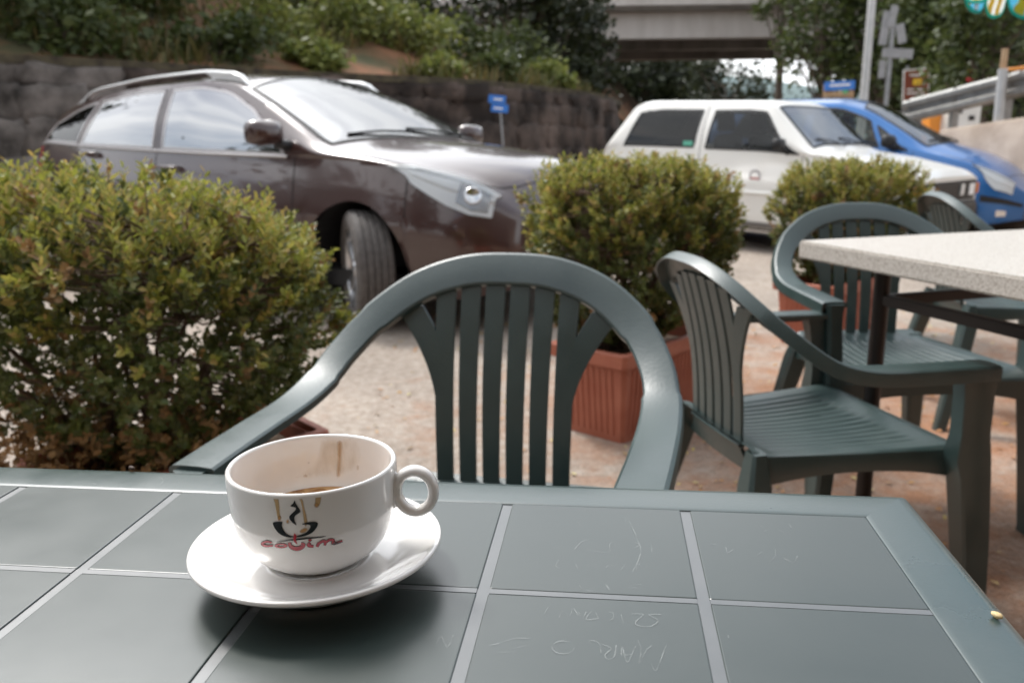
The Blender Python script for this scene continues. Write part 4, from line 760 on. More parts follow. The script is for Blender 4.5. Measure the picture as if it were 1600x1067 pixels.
STREAK = soft_alpha(alpha_mat('coffee_streak', (0.50, 0.28, 0.10), 0.6, 0.3), 0.50)
WASH = soft_alpha(alpha_mat('coffee_wash', (0.66, 0.47, 0.26), 0.22, 0.25), 0.30)
t = WASH.node_tree; _al = t.nodes['Principled BSDF'].inputs['Alpha']; _src = _al.links[0].from_socket
_n = N(t, 'ShaderNodeTexNoise', Scale=140, Detail=4); _tc = N(t, 'ShaderNodeTexCoord'); _mp = N(t, 'ShaderNodeMapping'); _mp.inputs['Scale'].default_value = (1, 1, 0.35)
t.links.new(_tc.outputs['Object'], _mp.inputs['Vector']); t.links.new(_mp.outputs[0], _n.inputs['Vector'])
_r = N(t, 'ShaderNodeMapRange'); _r.inputs[1].default_value = 0.35; _r.inputs[2].default_value = 0.65; _r.inputs[3].default_value = 0.25
t.links.new(_n.outputs['Fac'], _r.inputs[0]); _m = N(t, 'ShaderNodeMath', operation='MULTIPLY')
t.links.new(_src, _m.inputs[0]); t.links.new(_r.outputs[0], _m.inputs[1]); t.links.new(_m.outputs[0], _al)
tag(decal('coffee_drip', TRACE['drips'], STAIN, 0.00016, soft=0.32), 'pale brown coffee runs down the outside of the cup')
tag(decal('dried_drop', TRACE['blobs'], STAIN2, 0.00024, soft=0.4), 'darker dried drops at the ends of the runs')
decal('logo_outline', TRACE['dark'] + [TRACE['od']], INKD, 0.00030, holes={len(TRACE['dark']): TRACE['oi']})
decal('logo_cup_symbol', TRACE['logo'], INK, 0.00034)
decal('logo_lettering', TRACE['red'] + [TRACE['oo']], INKR, 0.00040, holes={len(TRACE['red']): TRACE['oi']})
tag(decal('coffee_wash', TRACE['inwash'], WASH, 0.00012, True, soft=1.6), 'thin coffee film on the inner wall')
tag(decal('coffee_streak', TRACE['instreak'], STREAK, 0.00022, True, soft=0.7), 'brown streak inside the cup')
# ------------------------------------------------------------------ plastic armchairs
def hoop_half():
    return [(0.0, -0.268, 0.775), (0.075, -0.264, 0.770), (0.150, -0.248, 0.745), (0.212, -0.212, 0.700), (0.248, -0.160, 0.655), (0.262, -0.105, 0.622), (0.266, -0.03, 0.606), (0.266, 0.07, 0.602), (0.264, 0.16, 0.600), (0.262, 0.225, 0.598)]
HOOP = hoop_half()
def hoop_path():
    h = HOOP
    pts = [(-x, y, z) for x, y, z in reversed(h[1:])] + h
    return crom(pts, 6)
def hoop_at_x(x):
    xs = [p[0] for p in HOOP[:5]]
    return float(np.interp(abs(x), xs, [p[1] for p in HOOP[:5]])), float(np.interp(abs(x), xs, [p[2] for p in HOOP[:5]]))

def make_chair():
    root = empty('plastic_armchair')
    P = hoop_path(); n = len(P)
    rings = []
    for i, p in enumerate(P):
        t_ = (P[min(i + 1, n - 1)] - P[max(i - 1, 0)]).normalized()
        u_ = max(0.0, p.z - 0.605)
        o0 = Vector((p.x, -1.10 * u_, 1.75 * u_))
        o0 = (o0 - t_ * o0.dot(t_)).normalized()
        nn = t_.cross(o0).normalized()
        if nn.y + nn.z * 1.5 < 0: nn = -nn
        s = abs(i / (n - 1) - 0.5) * 2          # 0 at top, 1 at arm ends
        wd = 0.0285 + 0.002 * max(0, s - 0.55) / 0.45 + (-0.003 if 0.35 < s < 0.55 else 0)
        sec = [(-1, -0.010), (-1, 0.0005), (-0.88, 0.0030), (-0.4, 0.0042), (0.3, 0.0045), (0.80, 0.0034), (0.96, 0.0004), (1.0, -0.005), (1.0, -0.026), (0.88, -0.026), (0.84, -0.004), (-0.84, -0.004), (-0.9, -0.010)]
        rings.append([p + o0 * (a * wd) + nn * b_ for a, b_ in sec])
    MB().loft(rings).build('hoop_and_arms', GREEN, root, smooth=True, angle=24)
    # slats
    def back_pt(x, z):
        hy, hz = hoop_at_x(x)
        t_ = (z - 0.42) / (0.76 - 0.42)
        y = -0.205 + (-0.262 + 0.205) * t_ + 0.014 * math.sin(PI * min(1, max(0, t_))) + 0.35 * x * x
        return Vector((x, y, z))
    def slat(xs, w0, w1, z0, z1, name='slat', bend=None):
        rows = []
        K = 12
        for k in range(K + 1):
            s = k / K
            x = xs(s); z = z0 + (z1 - z0) * s; wd = w0 + (w1 - w0) * s
            row = []
            for a, dy in ((-1, -0.0030), (-0.95, 0.0012), (0, 0.0017), (0.95, 0.0012), (1, -0.0030), (0.9, -0.005), (-0.9, -0.005)):
                q = back_pt(x + a * wd / 2, z); q.y += dy
                row.append(q)
            rows.append(row)
        MB().loft(rows).build(name, GREEN, root, smooth=True, angle=24)
    for k in range(6):
        xb = (k - 2.5) * 0.0392; xt = (k - 2.5) * 0.0412
        zt = hoop_at_x(xt)[1] - 0.019
        slat(lambda s, a=xb, c=xt: a + (c - a) * s ** 1.6, 0.0285, 0.0332, 0.412, zt)
    for sg in (-1, 1):
        x0 = sg * (2.5 * 0.0392 + 0.001); x1 = sg * 0.166
        zt = hoop_at_x(x1)[1] - 0.020
        slat(lambda s, a=x0, c=x1: a + (c - a) * (s ** 1.9), 0.027, 0.050, 0.55, zt, 'flared_slat')
    # lower back panel
    rows = []
    for k in range(7):
        z = 0.370 + k * 0.0082
        row = []
        wd = 0.150 - 0.045 * (k / 6) ** 0.7
        for j in range(13):
            x = (j / 6 - 1) * wd
            q = back_pt(x, z); q.y += 0.0035; row.append(q)
        for j in range(12, -1, -1):
            x = (j / 6 - 1) * wd
            q = back_pt(x, z); q.y -= 0.005; row.append(q)
        rows.append(row)
    MB().loft(rows).build('back_panel', GREEN, root, smooth=True, angle=50)
    rows = []
    for j in range(15):
        x = (j / 7 - 1) * 0.112
        q = back_pt(x, 0.421)
        rows.append([q + Vector((0, dy, dz)) for dy, dz in ((0.0045, -0.004), (0.0045, 0.004), (-0.008, 0.004), (-0.010, 0), (-0.008, -0.004))])
    MB().loft(rows).build('back_rib', GREEN, root, smooth=True, angle=50)
    # seat with moulded ribs, rolled edges
    rows = []
    def sw_(y): return 0.172 + 0.062 * min(1, max(0, (y + 0.22) / 0.40)) ** 0.8
    ys = [-0.215 + 0.455 * k / 40 for k in range(41)]
    NXS = 120
    for y in ys:
        row = []
        for j in range(NXS + 1):
            a = j / NXS * 2 - 1
            x = a * sw_(y)
            z = 0.418 + 0.010 * ((y + 0.2) / 0.44) - 0.012 * (1 - a * a) * math.sin(PI * min(1, max(0, (y + 0.215) / 0.455)))
            if y > 0.18: z -= ((y - 0.18) / 0.06) ** 2 * 0.020
            if y < -0.15: z += ((-0.15 - y) / 0.065) ** 2 * 0.016
            if abs(a) > 0.93: z -= ((abs(a) - 0.93) / 0.07) ** 2 * 0.006
            inside = min(1, max(0, (0.80 - abs(a)) / 0.05)) * min(1, max(0, (0.155 - y) / 0.02)) * min(1, max(0, (y + 0.165) / 0.02))
            ph = (a * 8.5) % 1.0
            g = max(0.0, 1 - abs(ph - 0.5) / 0.17)
            z -= 0.0042 * inside * min(1.0, g * 1.6)
            row.append((x, y, z))
        rows.append(row)
    MB().grid(rows).build('seat', GREEN, root, smooth=True, angle=60)
    # skirts under the seat
    for sg in (-1, 1):
        rows = []
        for y in ys[1:-1:3]:
            x = sg * (sw_(y) - 0.0005)
            h = 0.034 + 0.030 * abs((y - 0.01) / 0.22) ** 2.2
            rows.append([(x, y, 0.420), (x + sg * 0.0025, y, 0.417), (x + sg * 0.003, y, 0.417 - h), (x, y, 0.417 - h), (x - sg * 0.003, y, 0.414)])
        MB().loft(rows).build('side_skirt', GREEN, root, smooth=True, angle=40)
    rows = []
    for j in range(25):
        a = j / 12 - 1
        x = a * 0.232
        h = 0.030 + 0.028 * abs(a) ** 3
        rows.append([(x, 0.238, 0.410), (x, 0.2435, 0.404), (x, 0.2445, 0.404 - h), (x, 0.240, 0.404 - h), (x, 0.236, 0.402)])
    MB().loft(rows).build('front_skirt', GREEN, root, smooth=True, angle=40)
    # legs
    for sg in (-1, 1):
        rings = []
        for z, x, y0, y1, th in ((0.597, 0.262, 0.150, 0.238, 0.040), (0.575, 0.262, 0.160, 0.236, 0.036), (0.54, 0.260, 0.166, 0.236, 0.034), (0.46, 0.256, 0.172, 0.240, 0.036), (0.41, 0.254, 0.166, 0.246, 0.046), (0.37, 0.256, 0.178, 0.250, 0.044), (0.22, 0.264, 0.196, 0.260, 0.040), (0.02, 0.276, 0.214, 0.266, 0.036), (0.0, 0.277, 0.214, 0.266, 0.036)):
            r4 = [(-th / 2, 0), (-th / 2 + 0.006, 0), (th / 2 - 0.004, 0), (th / 2, 0.006), (th / 2, 1), (th / 2 - 0.008, 1), (-th / 2, 1)]
            ring = []
            for dx, f_ in r4:
                yy = y0 + (y1 - y0) * (f_ if f_ in (0, 1) else 0.08)
                if f_ == 1 and abs(dx - th / 2) < 1e-9: yy -= 0.006
                ring.append((sg * (x + dx), yy, z))
            rings.append(ring)
        MB().loft(rings).build('leg', GREEN, root, smooth=True, angle=35)
        rings = []
        for z, x, y, wx, wy in ((0.425, 0.165, -0.200, 0.040, 0.030), (0.36, 0.176, -0.205, 0.060, 0.052), (0.25, 0.196, -0.228, 0.052, 0.050), (0.0, 0.240, -0.290, 0.038, 0.038)):
            rings.append([(sg * (x + a * wx / 2), y + c * wy / 2, z) for a, c in ((-1, -0.7), (-0.7, -1), (0.7, -1), (1, -0.7), (1, 0.7), (0.7, 1), (-0.7, 1), (-1, 0.7))])
        MB().loft(rings).build('leg', GREEN, root, smooth=True, angle=35)
    # side links between back foot of hoop and seat
    return root

CHAIRS = [((-0.072, 1.072), R(165.0), 'green plastic armchair across the near table, right behind the coffee cup'),
          ((0.606, 1.650), R(-77.5), 'green plastic armchair with ribbed seat turned sideways, right of the near table corner'),
          ((1.016, 2.150), R(182), 'green plastic armchair facing the camera from behind the granite table'),
          ((1.78, 2.92), R(-95), 'green plastic armchair farthest right, mostly hidden behind the granite tabletop')]
proto = make_chair()
chairs = []
for i, (p, a, lab) in enumerate(CHAIRS):
    o = proto if i == 0 else copy_tree(proto)
    o.location = (p[0], p[1], 0); o.rotation_euler = (0, 0, a)
    if i == 1: o.scale = (0.955, 0.955, 0.955)
    tag(o, lab, 'chair', 'green plastic armchairs on the terrace')
    chairs.append(o)

# ------------------------------------------------------------------ granite topped table
GRAN = M('granite', (0.46, 0.42, 0.375), (0.60, 0.565, 0.52), scale=260, rough=0.35, detail=4, contrast=(0.42, 0.58))
t = GRAN.node_tree; bb = t.nodes['Principled BSDF']
vor = N(t, 'ShaderNodeTexVoronoi', Scale=420); tcn = N(t, 'ShaderNodeTexCoord'); t.links.new(tcn.outputs['Object'], vor.inputs['Vector'])
hs = N(t, 'ShaderNodeSeparateColor'); t.links.new(vor.outputs['Color'], hs.inputs[0])
lt = N(t, 'ShaderNodeMath', operation='LESS_THAN'); lt.inputs[1].default_value = 0.11; t.links.new(hs.outputs[0], lt.inputs[0])
old = bb.inputs['Base Color'].links[0].from_socket
mxn = N(t, 'ShaderNodeMixRGB'); mxn.inputs[2].default_value = (0.30, 0.25, 0.21, 1)
t.links.new(old, mxn.inputs[1]); t.links.new(lt.outputs[0], mxn.inputs[0]); t.links.new(mxn.outputs[0], bb.inputs['Base Color'])
BLACKMETAL = M('dark_brown_metal', (0.018, 0.013, 0.012), rough=0.4, metal=0.3)
ga = R(-73.5)
gt = empty('granite_table', (0.662, 1.90, 0), 0)
tag(gt, 'speckled granite table top on a dark metal frame at the right', 'table')
d1 = Vector((math.cos(ga), math.sin(ga), 0)); d2 = Vector((-math.sin(ga), math.cos(ga), 0))
def gp(a, c, z): return d1 * a + d2 * c + Vector((0, 0, z))
def gbox(a0, a1, c0, c1, z0, z1):
    return MB().add([gp(a, c, z) for z in (z0, z1) for a, c in ((a0, c0), (a1, c0), (a1, c1), (a0, c1))], [(0, 3, 2, 1), (4, 5, 6, 7), (0, 1, 5, 4), (1, 2, 6, 5), (2, 3, 7, 6), (3, 0, 4, 7)])
gbox(0, 0.80, 0, 0.80, 0.710, 0.750).build('tabletop', GRAN, gt, bevel=0.004)
for a in (0.13, 0.67):
    for c in (0.13, 0.67):
        b = MB(); p = gp(a, c, 0)
        b.tube([p, p + Vector((0, 0, 0.709))], 0.0175, 16)
        b.build('leg', BLACKMETAL, gt, smooth=True, angle=40)
for k in (0.13, 0.67):
    gbox(0.13, 0.67, k - 0.009, k + 0.009, 0.615, 0.640).build('stretcher', BLACKMETAL, gt, bevel=0.003)
    gbox(k - 0.009, k + 0.009, 0.13, 0.67, 0.612, 0.637).build('stretcher', BLACKMETAL, gt, bevel=0.003)

# ------------------------------------------------------------------ box shrubs in terracotta troughs
TERRA = M('terracotta_plastic', (0.36, 0.105, 0.060), (0.44, 0.150, 0.092), scale=8, rough=0.55, bump=0.05, bscale=200)
SOIL = M('potting_soil', (0.055, 0.035, 0.022), (0.12, 0.075, 0.045), scale=60, rough=0.95, bump=0.5, bscale=90)
BARK = M('shrub_bark', (0.10, 0.062, 0.042), (0.17, 0.115, 0.08), scale=60, rough=0.9, bump=0.3)
def make_planter():
    root = empty('planter')
    L, W, Hh = 0.30, 0.16, 0.315
    def ring(l, w_, z, c=0.012):
        return [(l - c, -w_, z), (l, -w_ + c, z), (l, w_ - c, z), (l - c, w_, z), (-l + c, w_, z), (-l, w_ - c, z), (-l, -w_ + c, z), (-l + c, -w_, z)]
    MB().loft([ring(L - 0.045, W - 0.035, 0), ring(L - 0.0195, W - 0.0145, Hh - 0.02), ring(L - 0.0195 - 0.006, W - 0.0205, Hh - 0.02), ring(L - 0.05, W - 0.04, 0.02)]).build('trough', TERRA, root, smooth=True, angle=30)
    b = MB()
    b.loft([ring(L - 0.0225, W - 0.0175, Hh - 0.052), ring(L, W, Hh - 0.046), ring(L + 0.003, W + 0.003, Hh - 0.004), ring(L, W, Hh), ring(L - 0.018, W - 0.018, Hh), ring(L - 0.021, W - 0.021, Hh - 0.04)], cap=False)
    b.build('rim', TERRA, root, smooth=True, angle=30)
    # vertical ribs on the four faces
    me = MB().box((-0.0042, -0.002, 0.025), (0.0042, 0.0035, Hh - 0.062)).mesh('rib', TERRA)
    for sg in (-1, 1):
        for k in range(19):
            x = -0.225 + k * 0.025
            o = link('rib', me, root, (x, sg * (W - 0.0352), 0), (0, 0, 0 if sg > 0 else PI))
            o.rotation_euler[0] = -0.072
        for k in range(8):
            y = -0.0875 + k * 0.025
            o = link('rib', me, root, (sg * (L - 0.0452), y, 0), (0, 0, -PI / 2 if sg > 0 else PI / 2))
            o.rotation_euler[0] = -0.088
    MB().loft([ring(L - 0.040, W - 0.034, Hh - 0.10), ring(L - 0.034, W - 0.028, Hh - 0.055)]).build('soil', SOIL, root)
    return root

def leaf_shape(L, W):
    return [(0, 0, 0), (0.30 * L, -0.5 * W, 0.06 * L), (0.72 * L, -0.42 * W, 0.05 * L), (L, 0, -0.03 * L), (0.72 * L, 0.42 * W, 0.05 * L), (0.30 * L, 0.5 * W, 0.06 * L)]

def leaf_cloud(b, rng, p, d, nl, length, L, W):
    """a shoot: leaves in pairs along direction d starting at p"""
    d = d.normalized()
    a = Vector((0, 0, 1)) if abs(d.z) < 0.9 else Vector((1, 0, 0))
    u = d.cross(a).normalized(); v = d.cross(u)
    for k in range(nl):
        s = (k + 0.6) / nl
        q = p + d * (length * s)
        ph = k * 2.399 + rng.uniform(-0.4, 0.4)
        rad = (u * math.cos(ph) + v * math.sin(ph))
        ax = (rad * rng.uniform(0.55, 1.0) + d * rng.uniform(0.45, 1.1)).normalized()
        side = ax.cross(d + Vector((rng.uniform(-.5, .5), rng.uniform(-.5, .5), rng.uniform(-.5, .5)))).normalized()
        nrm = side.cross(ax)
        sc_ = rng.uniform(0.7, 1.2) * (1.0 - 0.35 * s)
        vs = [q + ax * (x * sc_) + side * (y * sc_) + nrm * (z * sc_) for x, y, z in leaf_shape(L, W)]
        b.add(vs, [(0, 1, 2, 3), (0, 3, 4, 5)])

SHRUB_OLD = leaf_mat('box_leaf_mature', [(0.060, 0.088, 0.020), (0.100, 0.130, 0.028), (0.150, 0.175, 0.042), (0.075, 0.105, 0.024), (0.20, 0.19, 0.065), (0.12, 0.148, 0.036)], rough=0.42, trans=0.22)
SHRUB_NEW = leaf_mat('box_leaf_young', [(0.34, 0.345, 0.060), (0.24, 0.27, 0.048), (0.44, 0.395, 0.085), (0.18, 0.22, 0.042), (0.50, 0.35, 0.115), (0.28, 0.30, 0.053)], rough=0.5, trans=0.35)
SHRUB_DRY = leaf_mat('box_leaf_dry', [(0.26, 0.145, 0.055), (0.36, 0.22, 0.09), (0.19, 0.115, 0.05)], rough=0.6, trans=0.2)

def make_shrub(name, label, loc, rx, ry, z0, z1, nshoot, rot, seed, leaf=(0.017, 0.009), sparse=0.0, dry=0.06, tilt=0.0, litter=0, taper=0.2, rnd=3.2):
    rng = random.Random(seed)
    root = empty(name, (loc[0], loc[1], 0), rot)
    tag(root, label, 'shrub', 'box shrubs in terracotta troughs')
    zc = (z0 + z1) / 2; rz = (z1 - z0) / 2
    bo, bn, bd, bt = MB(), MB(), MB(), MB()
    def width(zn):                  # zn -1..1
        return 1.0 if zn > 0.1 else 1.0 - taper * (0.1 - zn) ** 1.5
    def inside(p):
        zn = p[2]; wd = width(zn)
        return (abs(p[0]) / wd) ** rnd + (abs(p[1]) / wd) ** rnd + abs(zn) ** (rnd + 1.0)
    # stems
    stems = []
    for k in range(16):
        a = rng.uniform(0, 2 * PI); r0 = rng.uniform(0, 0.05)
        p = Vector((r0 * math.cos(a) + rng.uniform(-.08, .08), r0 * math.sin(a), 0.24))
        tgt = Vector((rng.uniform(-0.75, 0.75) * rx, rng.uniform(-0.75, 0.75) * ry, zc + rng.uniform(-0.1, 0.75) * rz))
        mid = p.lerp(tgt, 0.45) + Vector((rng.uniform(-.04, .04), rng.uniform(-.04, .04), 0.03))
        path = crom([p, p.lerp(mid, .5) + Vector((rng.uniform(-.015, .015), rng.uniform(-.015, .015), .01)), mid, tgt], 4)
        bt.tube(path, [0.011 * (1 - 0.75 * i / (len(path) - 1)) for i in range(len(path))], 6)
        stems += path[3:]
    cnt = 0; tries = 0
    while cnt < nshoot and tries < nshoot * 60:
        tries += 1
        q = (rng.uniform(-1.05, 1.05), rng.uniform(-1.05, 1.05), rng.uniform(-1, 1.02))
        e = inside(q)
        lump = 0.16 * mnoise.noise(Vector((q[0] * 2.6 + seed, q[1] * 2.6, q[2] * 2.6)))
        if e > 1.0 + lump * 3.0: continue
        if mnoise.noise(Vector((q[0] * 5.5, q[1] * 5.5, q[2] * 5.0 + seed))) < -0.12 + rng.uniform(-.12, .12): continue
        depth = 1 - e
        if rng.random() > (1.0 if depth < 0.55 else 0.30): continue
        if q[2] < 0.15 and rng.random() < sparse * (0.80 + 0.2 * (-q[2])): continue
        p = Vector((q[0] * rx, q[1] * ry, zc + q[2] * rz - tilt * q[0] * rx))
        outw = Vector((q[0] * 1.0, q[1] * 1.0, max(q[2], -0.2) * 0.9 + 0.55))
        outw += Vector((rng.uniform(-.6, .6), rng.uniform(-.6, .6), rng.uniform(-.3, .5)))
        top = q[2] + (1 - depth) * 0.45 + rng.uniform(-0.35, 0.35)
        r_ = rng.random()
        tgtb = bd if r_ < dry * (1.8 if q[2] < 0 else 0.7) else (bn if top > 0.62 and r_ < 0.88 else bo)
        ln = rng.uniform(0.03, 0.062)
        lf_ = leaf
        if tgtb is bn and q[2] > 0.55:      # upright new shoots stand above the clipped top
            outw = outw * 0.5 + Vector((0, 0, 1.1)); ln = rng.uniform(0.04, 0.085); lf_ = (leaf[0] * 1.12, leaf[1] * 0.80)
        outw.normalize()
        leaf_cloud(tgtb, rng, p - outw * ln * 0.6, outw, rng.randint(7, 11), ln, *lf_)
        if rng.random() < (0.30 if q[2] > 0.1 else 0.14):       # a twig back to the nearest stem
            s = min(stems, key=lambda v: (v - p).length + max(0, v.z - p.z) * 2)
            m_ = p.lerp(s, 0.5) + Vector((rng.uniform(-.02, .02), rng.uniform(-.02, .02), -0.012))
            bt.tube([s, m_, p], [0.0032, 0.0022, 0.0010], 4, cap=False)
        cnt += 1
    for k in range(litter):       # dead leaves caught at the foot of the shrub
        p = Vector((rng.uniform(-0.48, 0.20), rng.uniform(-0.30, 0.16), 0.27 + 0.16 * rng.random() ** 1.5))
        d_ = Vector((rng.uniform(-1, 1), rng.uniform(-1, 1), rng.uniform(-.1, .8)))
        leaf_cloud(bd, rng, p, d_, rng.randint(6, 10), rng.uniform(0.03, 0.06), *leaf)
    bt.build('branches', BARK, root, smooth=True, fix=False)
    for b, nm, m_ in ((bo, 'mature_foliage', SHRUB_OLD), (bn, 'young_foliage', SHRUB_NEW), (bd, 'dry_foliage', SHRUB_DRY)):
        if b.v:
            o = b.build(nm, m_, root, fix=False); o['kind'] = 'stuff'
    return root

ROW = R(41)
pl0 = make_planter()
for i, (x, y, a, lab) in enumerate(((-0.77, 1.80, ROW, 'terracotta trough under the large left box shrub'), (0.447, 2.875, R(47), 'terracotta trough under the middle box shrub, behind the chair back'), (1.62, 4.12, ROW, 'terracotta trough under the farthest box shrub, behind the granite table'))):
    o = pl0 if i == 0 else copy_tree(pl0)
    o.location = (x, y, 0); o.rotation_euler = (0, 0, a)
    tag(o, lab, 'planter', 'terracotta troughs in a row')
make_shrub('box_shrub', 'large loose box shrub at the left with bare twigs below', (-0.86, 1.80), 0.475, 0.36, 0.30, 0.925, 3700, R(8), 11, leaf=(0.0245, 0.0125), sparse=0.36, dry=0.05, taper=0.36, litter=420, rnd=2.3, tilt=0.10)
make_shrub('box_shrub', 'clipped box shrub in the middle, behind the hoop of the chair', (0.415, 2.90), 0.355, 0.29, 0.31, 0.925, 3500, R(20), 12, leaf=(0.025, 0.0130), sparse=0.30, dry=0.06)
make_shrub('box_shrub', 'low clipped box shrub farthest right, in front of the white car', (1.715, 4.22), 0.37, 0.28, 0.28, 0.89, 3000, R(20), 13, leaf=(0.025, 0.0130), sparse=0.12, dry=0.09)
# ------------------------------------------------------------------ street furniture and signs
POSTM = M('grey_painted_post', (0.42, 0.42, 0.41), (0.50, 0.50, 0.49), scale=5, rough=0.5, metal=0.2)
SIGNBACK = M('sign_back_grey', (0.24, 0.245, 0.25), (0.32, 0.325, 0.33), scale=6, rough=0.5, metal=0.4)
BLUE = M('sign_blue', (0.03, 0.17, 0.55), rough=0.4)
WHITE = M('sign_white', (0.80, 0.80, 0.78), rough=0.4)
BROWN = M('sign_brown', (0.22, 0.055, 0.030), rough=0.4)
YELL = M('sign_yellow', (0.85, 0.55, 0.05), rough=0.4)
REDM = M('sign_red', (0.50, 0.02, 0.03), rough=0.4)
WOOD = M('weathered_wood', (0.30, 0.19, 0.10), (0.44, 0.31, 0.19), scale=6, rough=0.8, stretch=(6, 6, 0.5), bump=0.3)
ORANGE = M('orange_plastic', (0.75, 0.28, 0.04), rough=0.5)
def plate(name, cx, cy, cz, w_, h, th, mat, parent, rz=0.0, ry=0.0, bevel=0.004):
    o = MB().box((-w_ / 2, -th / 2, -h / 2), (w_ / 2, th / 2, h / 2)).build(name, mat, parent, bevel=bevel)
    o.location = (cx, cy, cz); o.rotation_euler = (0, ry, rz)
    return o
def post(name, p0, p1, r_, mat, parent, n=12):
    return MB().tube([p0, p1], r_, n).build(name, mat, parent, smooth=True, angle=40)
# lamp post
p = at_px(1343, 232, 14)
lp = empty('lamp_post', (p.x, p.y, 0)); tag(lp, 'tall grey steel lamp post rising behind the blue car', 'lamp post')
MB().tube([(0, 0, 0), (0, 0, 0.9), (0, 0, 1.0), (0.03, 0, 8.0)], [0.085, 0.085, 0.066, 0.048], 16).build('pole', POSTM, lp, smooth=True, angle=40)
MB().tube(crom([(0.03, 0, 7.9), (0.03, -0.2, 8.4), (0.03, -0.8, 8.6), (0.03, -1.3, 8.62)], 4), 0.03, 10).build('arm', POSTM, lp, smooth=True, angle=40)
MB().loft([[(0.03 + a * s, y, 8.6 + c * s * 0.5) for a, c in ((-1, -1), (1, -1), (1, 1), (-1, 1))] for y, s in ((-1.2, 0.07), (-1.4, 0.13), (-1.8, 0.14), (-1.95, 0.06))]).build('lamp_head', POSTM, lp, bevel=0.02)
# direction sign post
p = at_px(1377, 232, 13)
sp_ = empty('direction_signpost', (p.x, p.y, 0)); tag(sp_, 'grey post carrying several direction arrows seen from behind', 'signpost')
post('post', (0, 0, 0), (0.02, 0, 2.95), 0.032, SIGNBACK, sp_)
plate('arrow_board', -0.11, -0.03, 2.63, 0.12, 0.48, 0.02, SIGNBACK, sp_, ry=0.08)
plate('arrow_board', 0.13, -0.03, 2.55, 0.13, 0.28, 0.02, SIGNBACK, sp_, ry=-0.25)
plate('arrow_board', -0.02, -0.045, 2.78, 0.11, 0.30, 0.02, SIGNBACK, sp_, ry=0.2)
plate('arrow_board', 0.10, -0.045, 2.27, 0.46, 0.14, 0.02, SIGNBACK, sp_, ry=0.06)
plate('arrow_board', -0.10, -0.02, 2.05, 0.10, 0.26, 0.02, SIGNBACK, sp_)
# brown tourist sign
p = at_px(1431, 136, 19)
bs = empty('tourist_sign', (p.x, p.y, 0)); tag(bs, 'brown tourist information sign with white border and yellow emblem', 'sign')
for sx in (-0.2, 0.2): post('post', (sx, 0.05, 0), (sx, 0.05, p.z + 0.45), 0.025, SIGNBACK, bs)
plate('panel', 0, 0, p.z, 0.58, 0.76, 0.02, WHITE, bs, ry=-0.06)
plate('panel_field', 0, -0.014, p.z, 0.52, 0.70, 0.01, BROWN, bs, ry=-0.06, bevel=0.002)
plate('emblem', 0.01, -0.023, p.z + 0.10, 0.19, 0.13, 0.008, YELL, bs, bevel=0.002)
for zz, ww in ((0.24, 0.34), (-0.06, 0.40), (-0.14, 0.40), (-0.25, 0.22)):
    plate('text_bar', 0, -0.023, p.z + zz, ww, 0.035, 0.008, WHITE, bs, bevel=0.002)
# blue notice board on timber
p = at_px(1311, 136, 17)
nb = empty('notice_board', (p.x, p.y, 0)); tag(nb, 'blue topped notice board on timber planks left of the lamp post', 'sign')
for sx in (-0.27, 0.27): post('post', (sx, 0.04, 0), (sx, 0.04, p.z + 0.05), 0.03, WOOD, nb)
plate('header', 0, -0.02, p.z + 0.02, 0.60, 0.17, 0.03, BLUE, nb, ry=-0.04)
plate('lettering_bar', 0, -0.039, p.z + 0.03, 0.40, 0.035, 0.006, WHITE, nb, ry=-0.04, bevel=0.001)
for k in range(3): plate('plank', 0, -0.01, p.z - 0.14 - k * 0.10, 0.60, 0.085, 0.025, WOOD, nb)
plate('green_emblem', 0.12, -0.027, p.z - 0.10, 0.10, 0.07, 0.006, M('emblem_green', (0.10, 0.35, 0.16), rough=0.5), nb, bevel=0.001)
# red round sign
p = at_px(1519, 117, 21)
rs = empty('round_road_sign', (p.x, p.y, 0)); tag(rs, 'small round red road sign on a thin post behind the guard rail', 'sign')
post('post', (0, 0.03, 0.5), (0, 0.03, p.z + 0.1), 0.03, POSTM, rs)
o = MB().lathe([(0, -0.01), (0.2, -0.01), (0.205, 0), (0.2, 0.01), (0, 0.01)], 28).build('disc', REDM, rs, smooth=True, angle=40); o.location = (0, 0, p.z); o.rotation_euler = (PI / 2, 0, 0.2)
o = MB().lathe([(0, -0.002), (0.10, -0.002), (0.10, 0.002), (0, 0.002)], 24).build('inner_disc', M('sign_dark_red', (0.25, 0.02, 0.03), rough=0.5), rs, smooth=True, angle=40); o.location = (0, -0.014, p.z); o.rotation_euler = (PI / 2, 0, 0.2)
# blue road sign by the wall
p = at_px(777, 163, 11.4); q = at_px(791, 232, 11.4)
rs = empty('blue_road_sign', (q.x, q.y, 0)); tag(rs, 'small blue road sign on a leaning thin post before the dark wall', 'sign')
post('post', (0.02, 0, 0), (p.x - q.x + 0.03, 0.02, p.z + 0.08), 0.014, SIGNBACK, rs)
plate('panel', p.x - q.x, 0, p.z + 0.06, 0.23, 0.105, 0.012, BLUE, rs, ry=0.10)
plate('panel', p.x - q.x + 0.03, 0, p.z - 0.055, 0.23, 0.105, 0.012, BLUE, rs, ry=0.10)
for dz in (0.06, -0.055): plate('lettering_bar', p.x - q.x + 0.012, -0.009, p.z + dz, 0.12, 0.02, 0.003, WHITE, rs, ry=0.10, bevel=None)
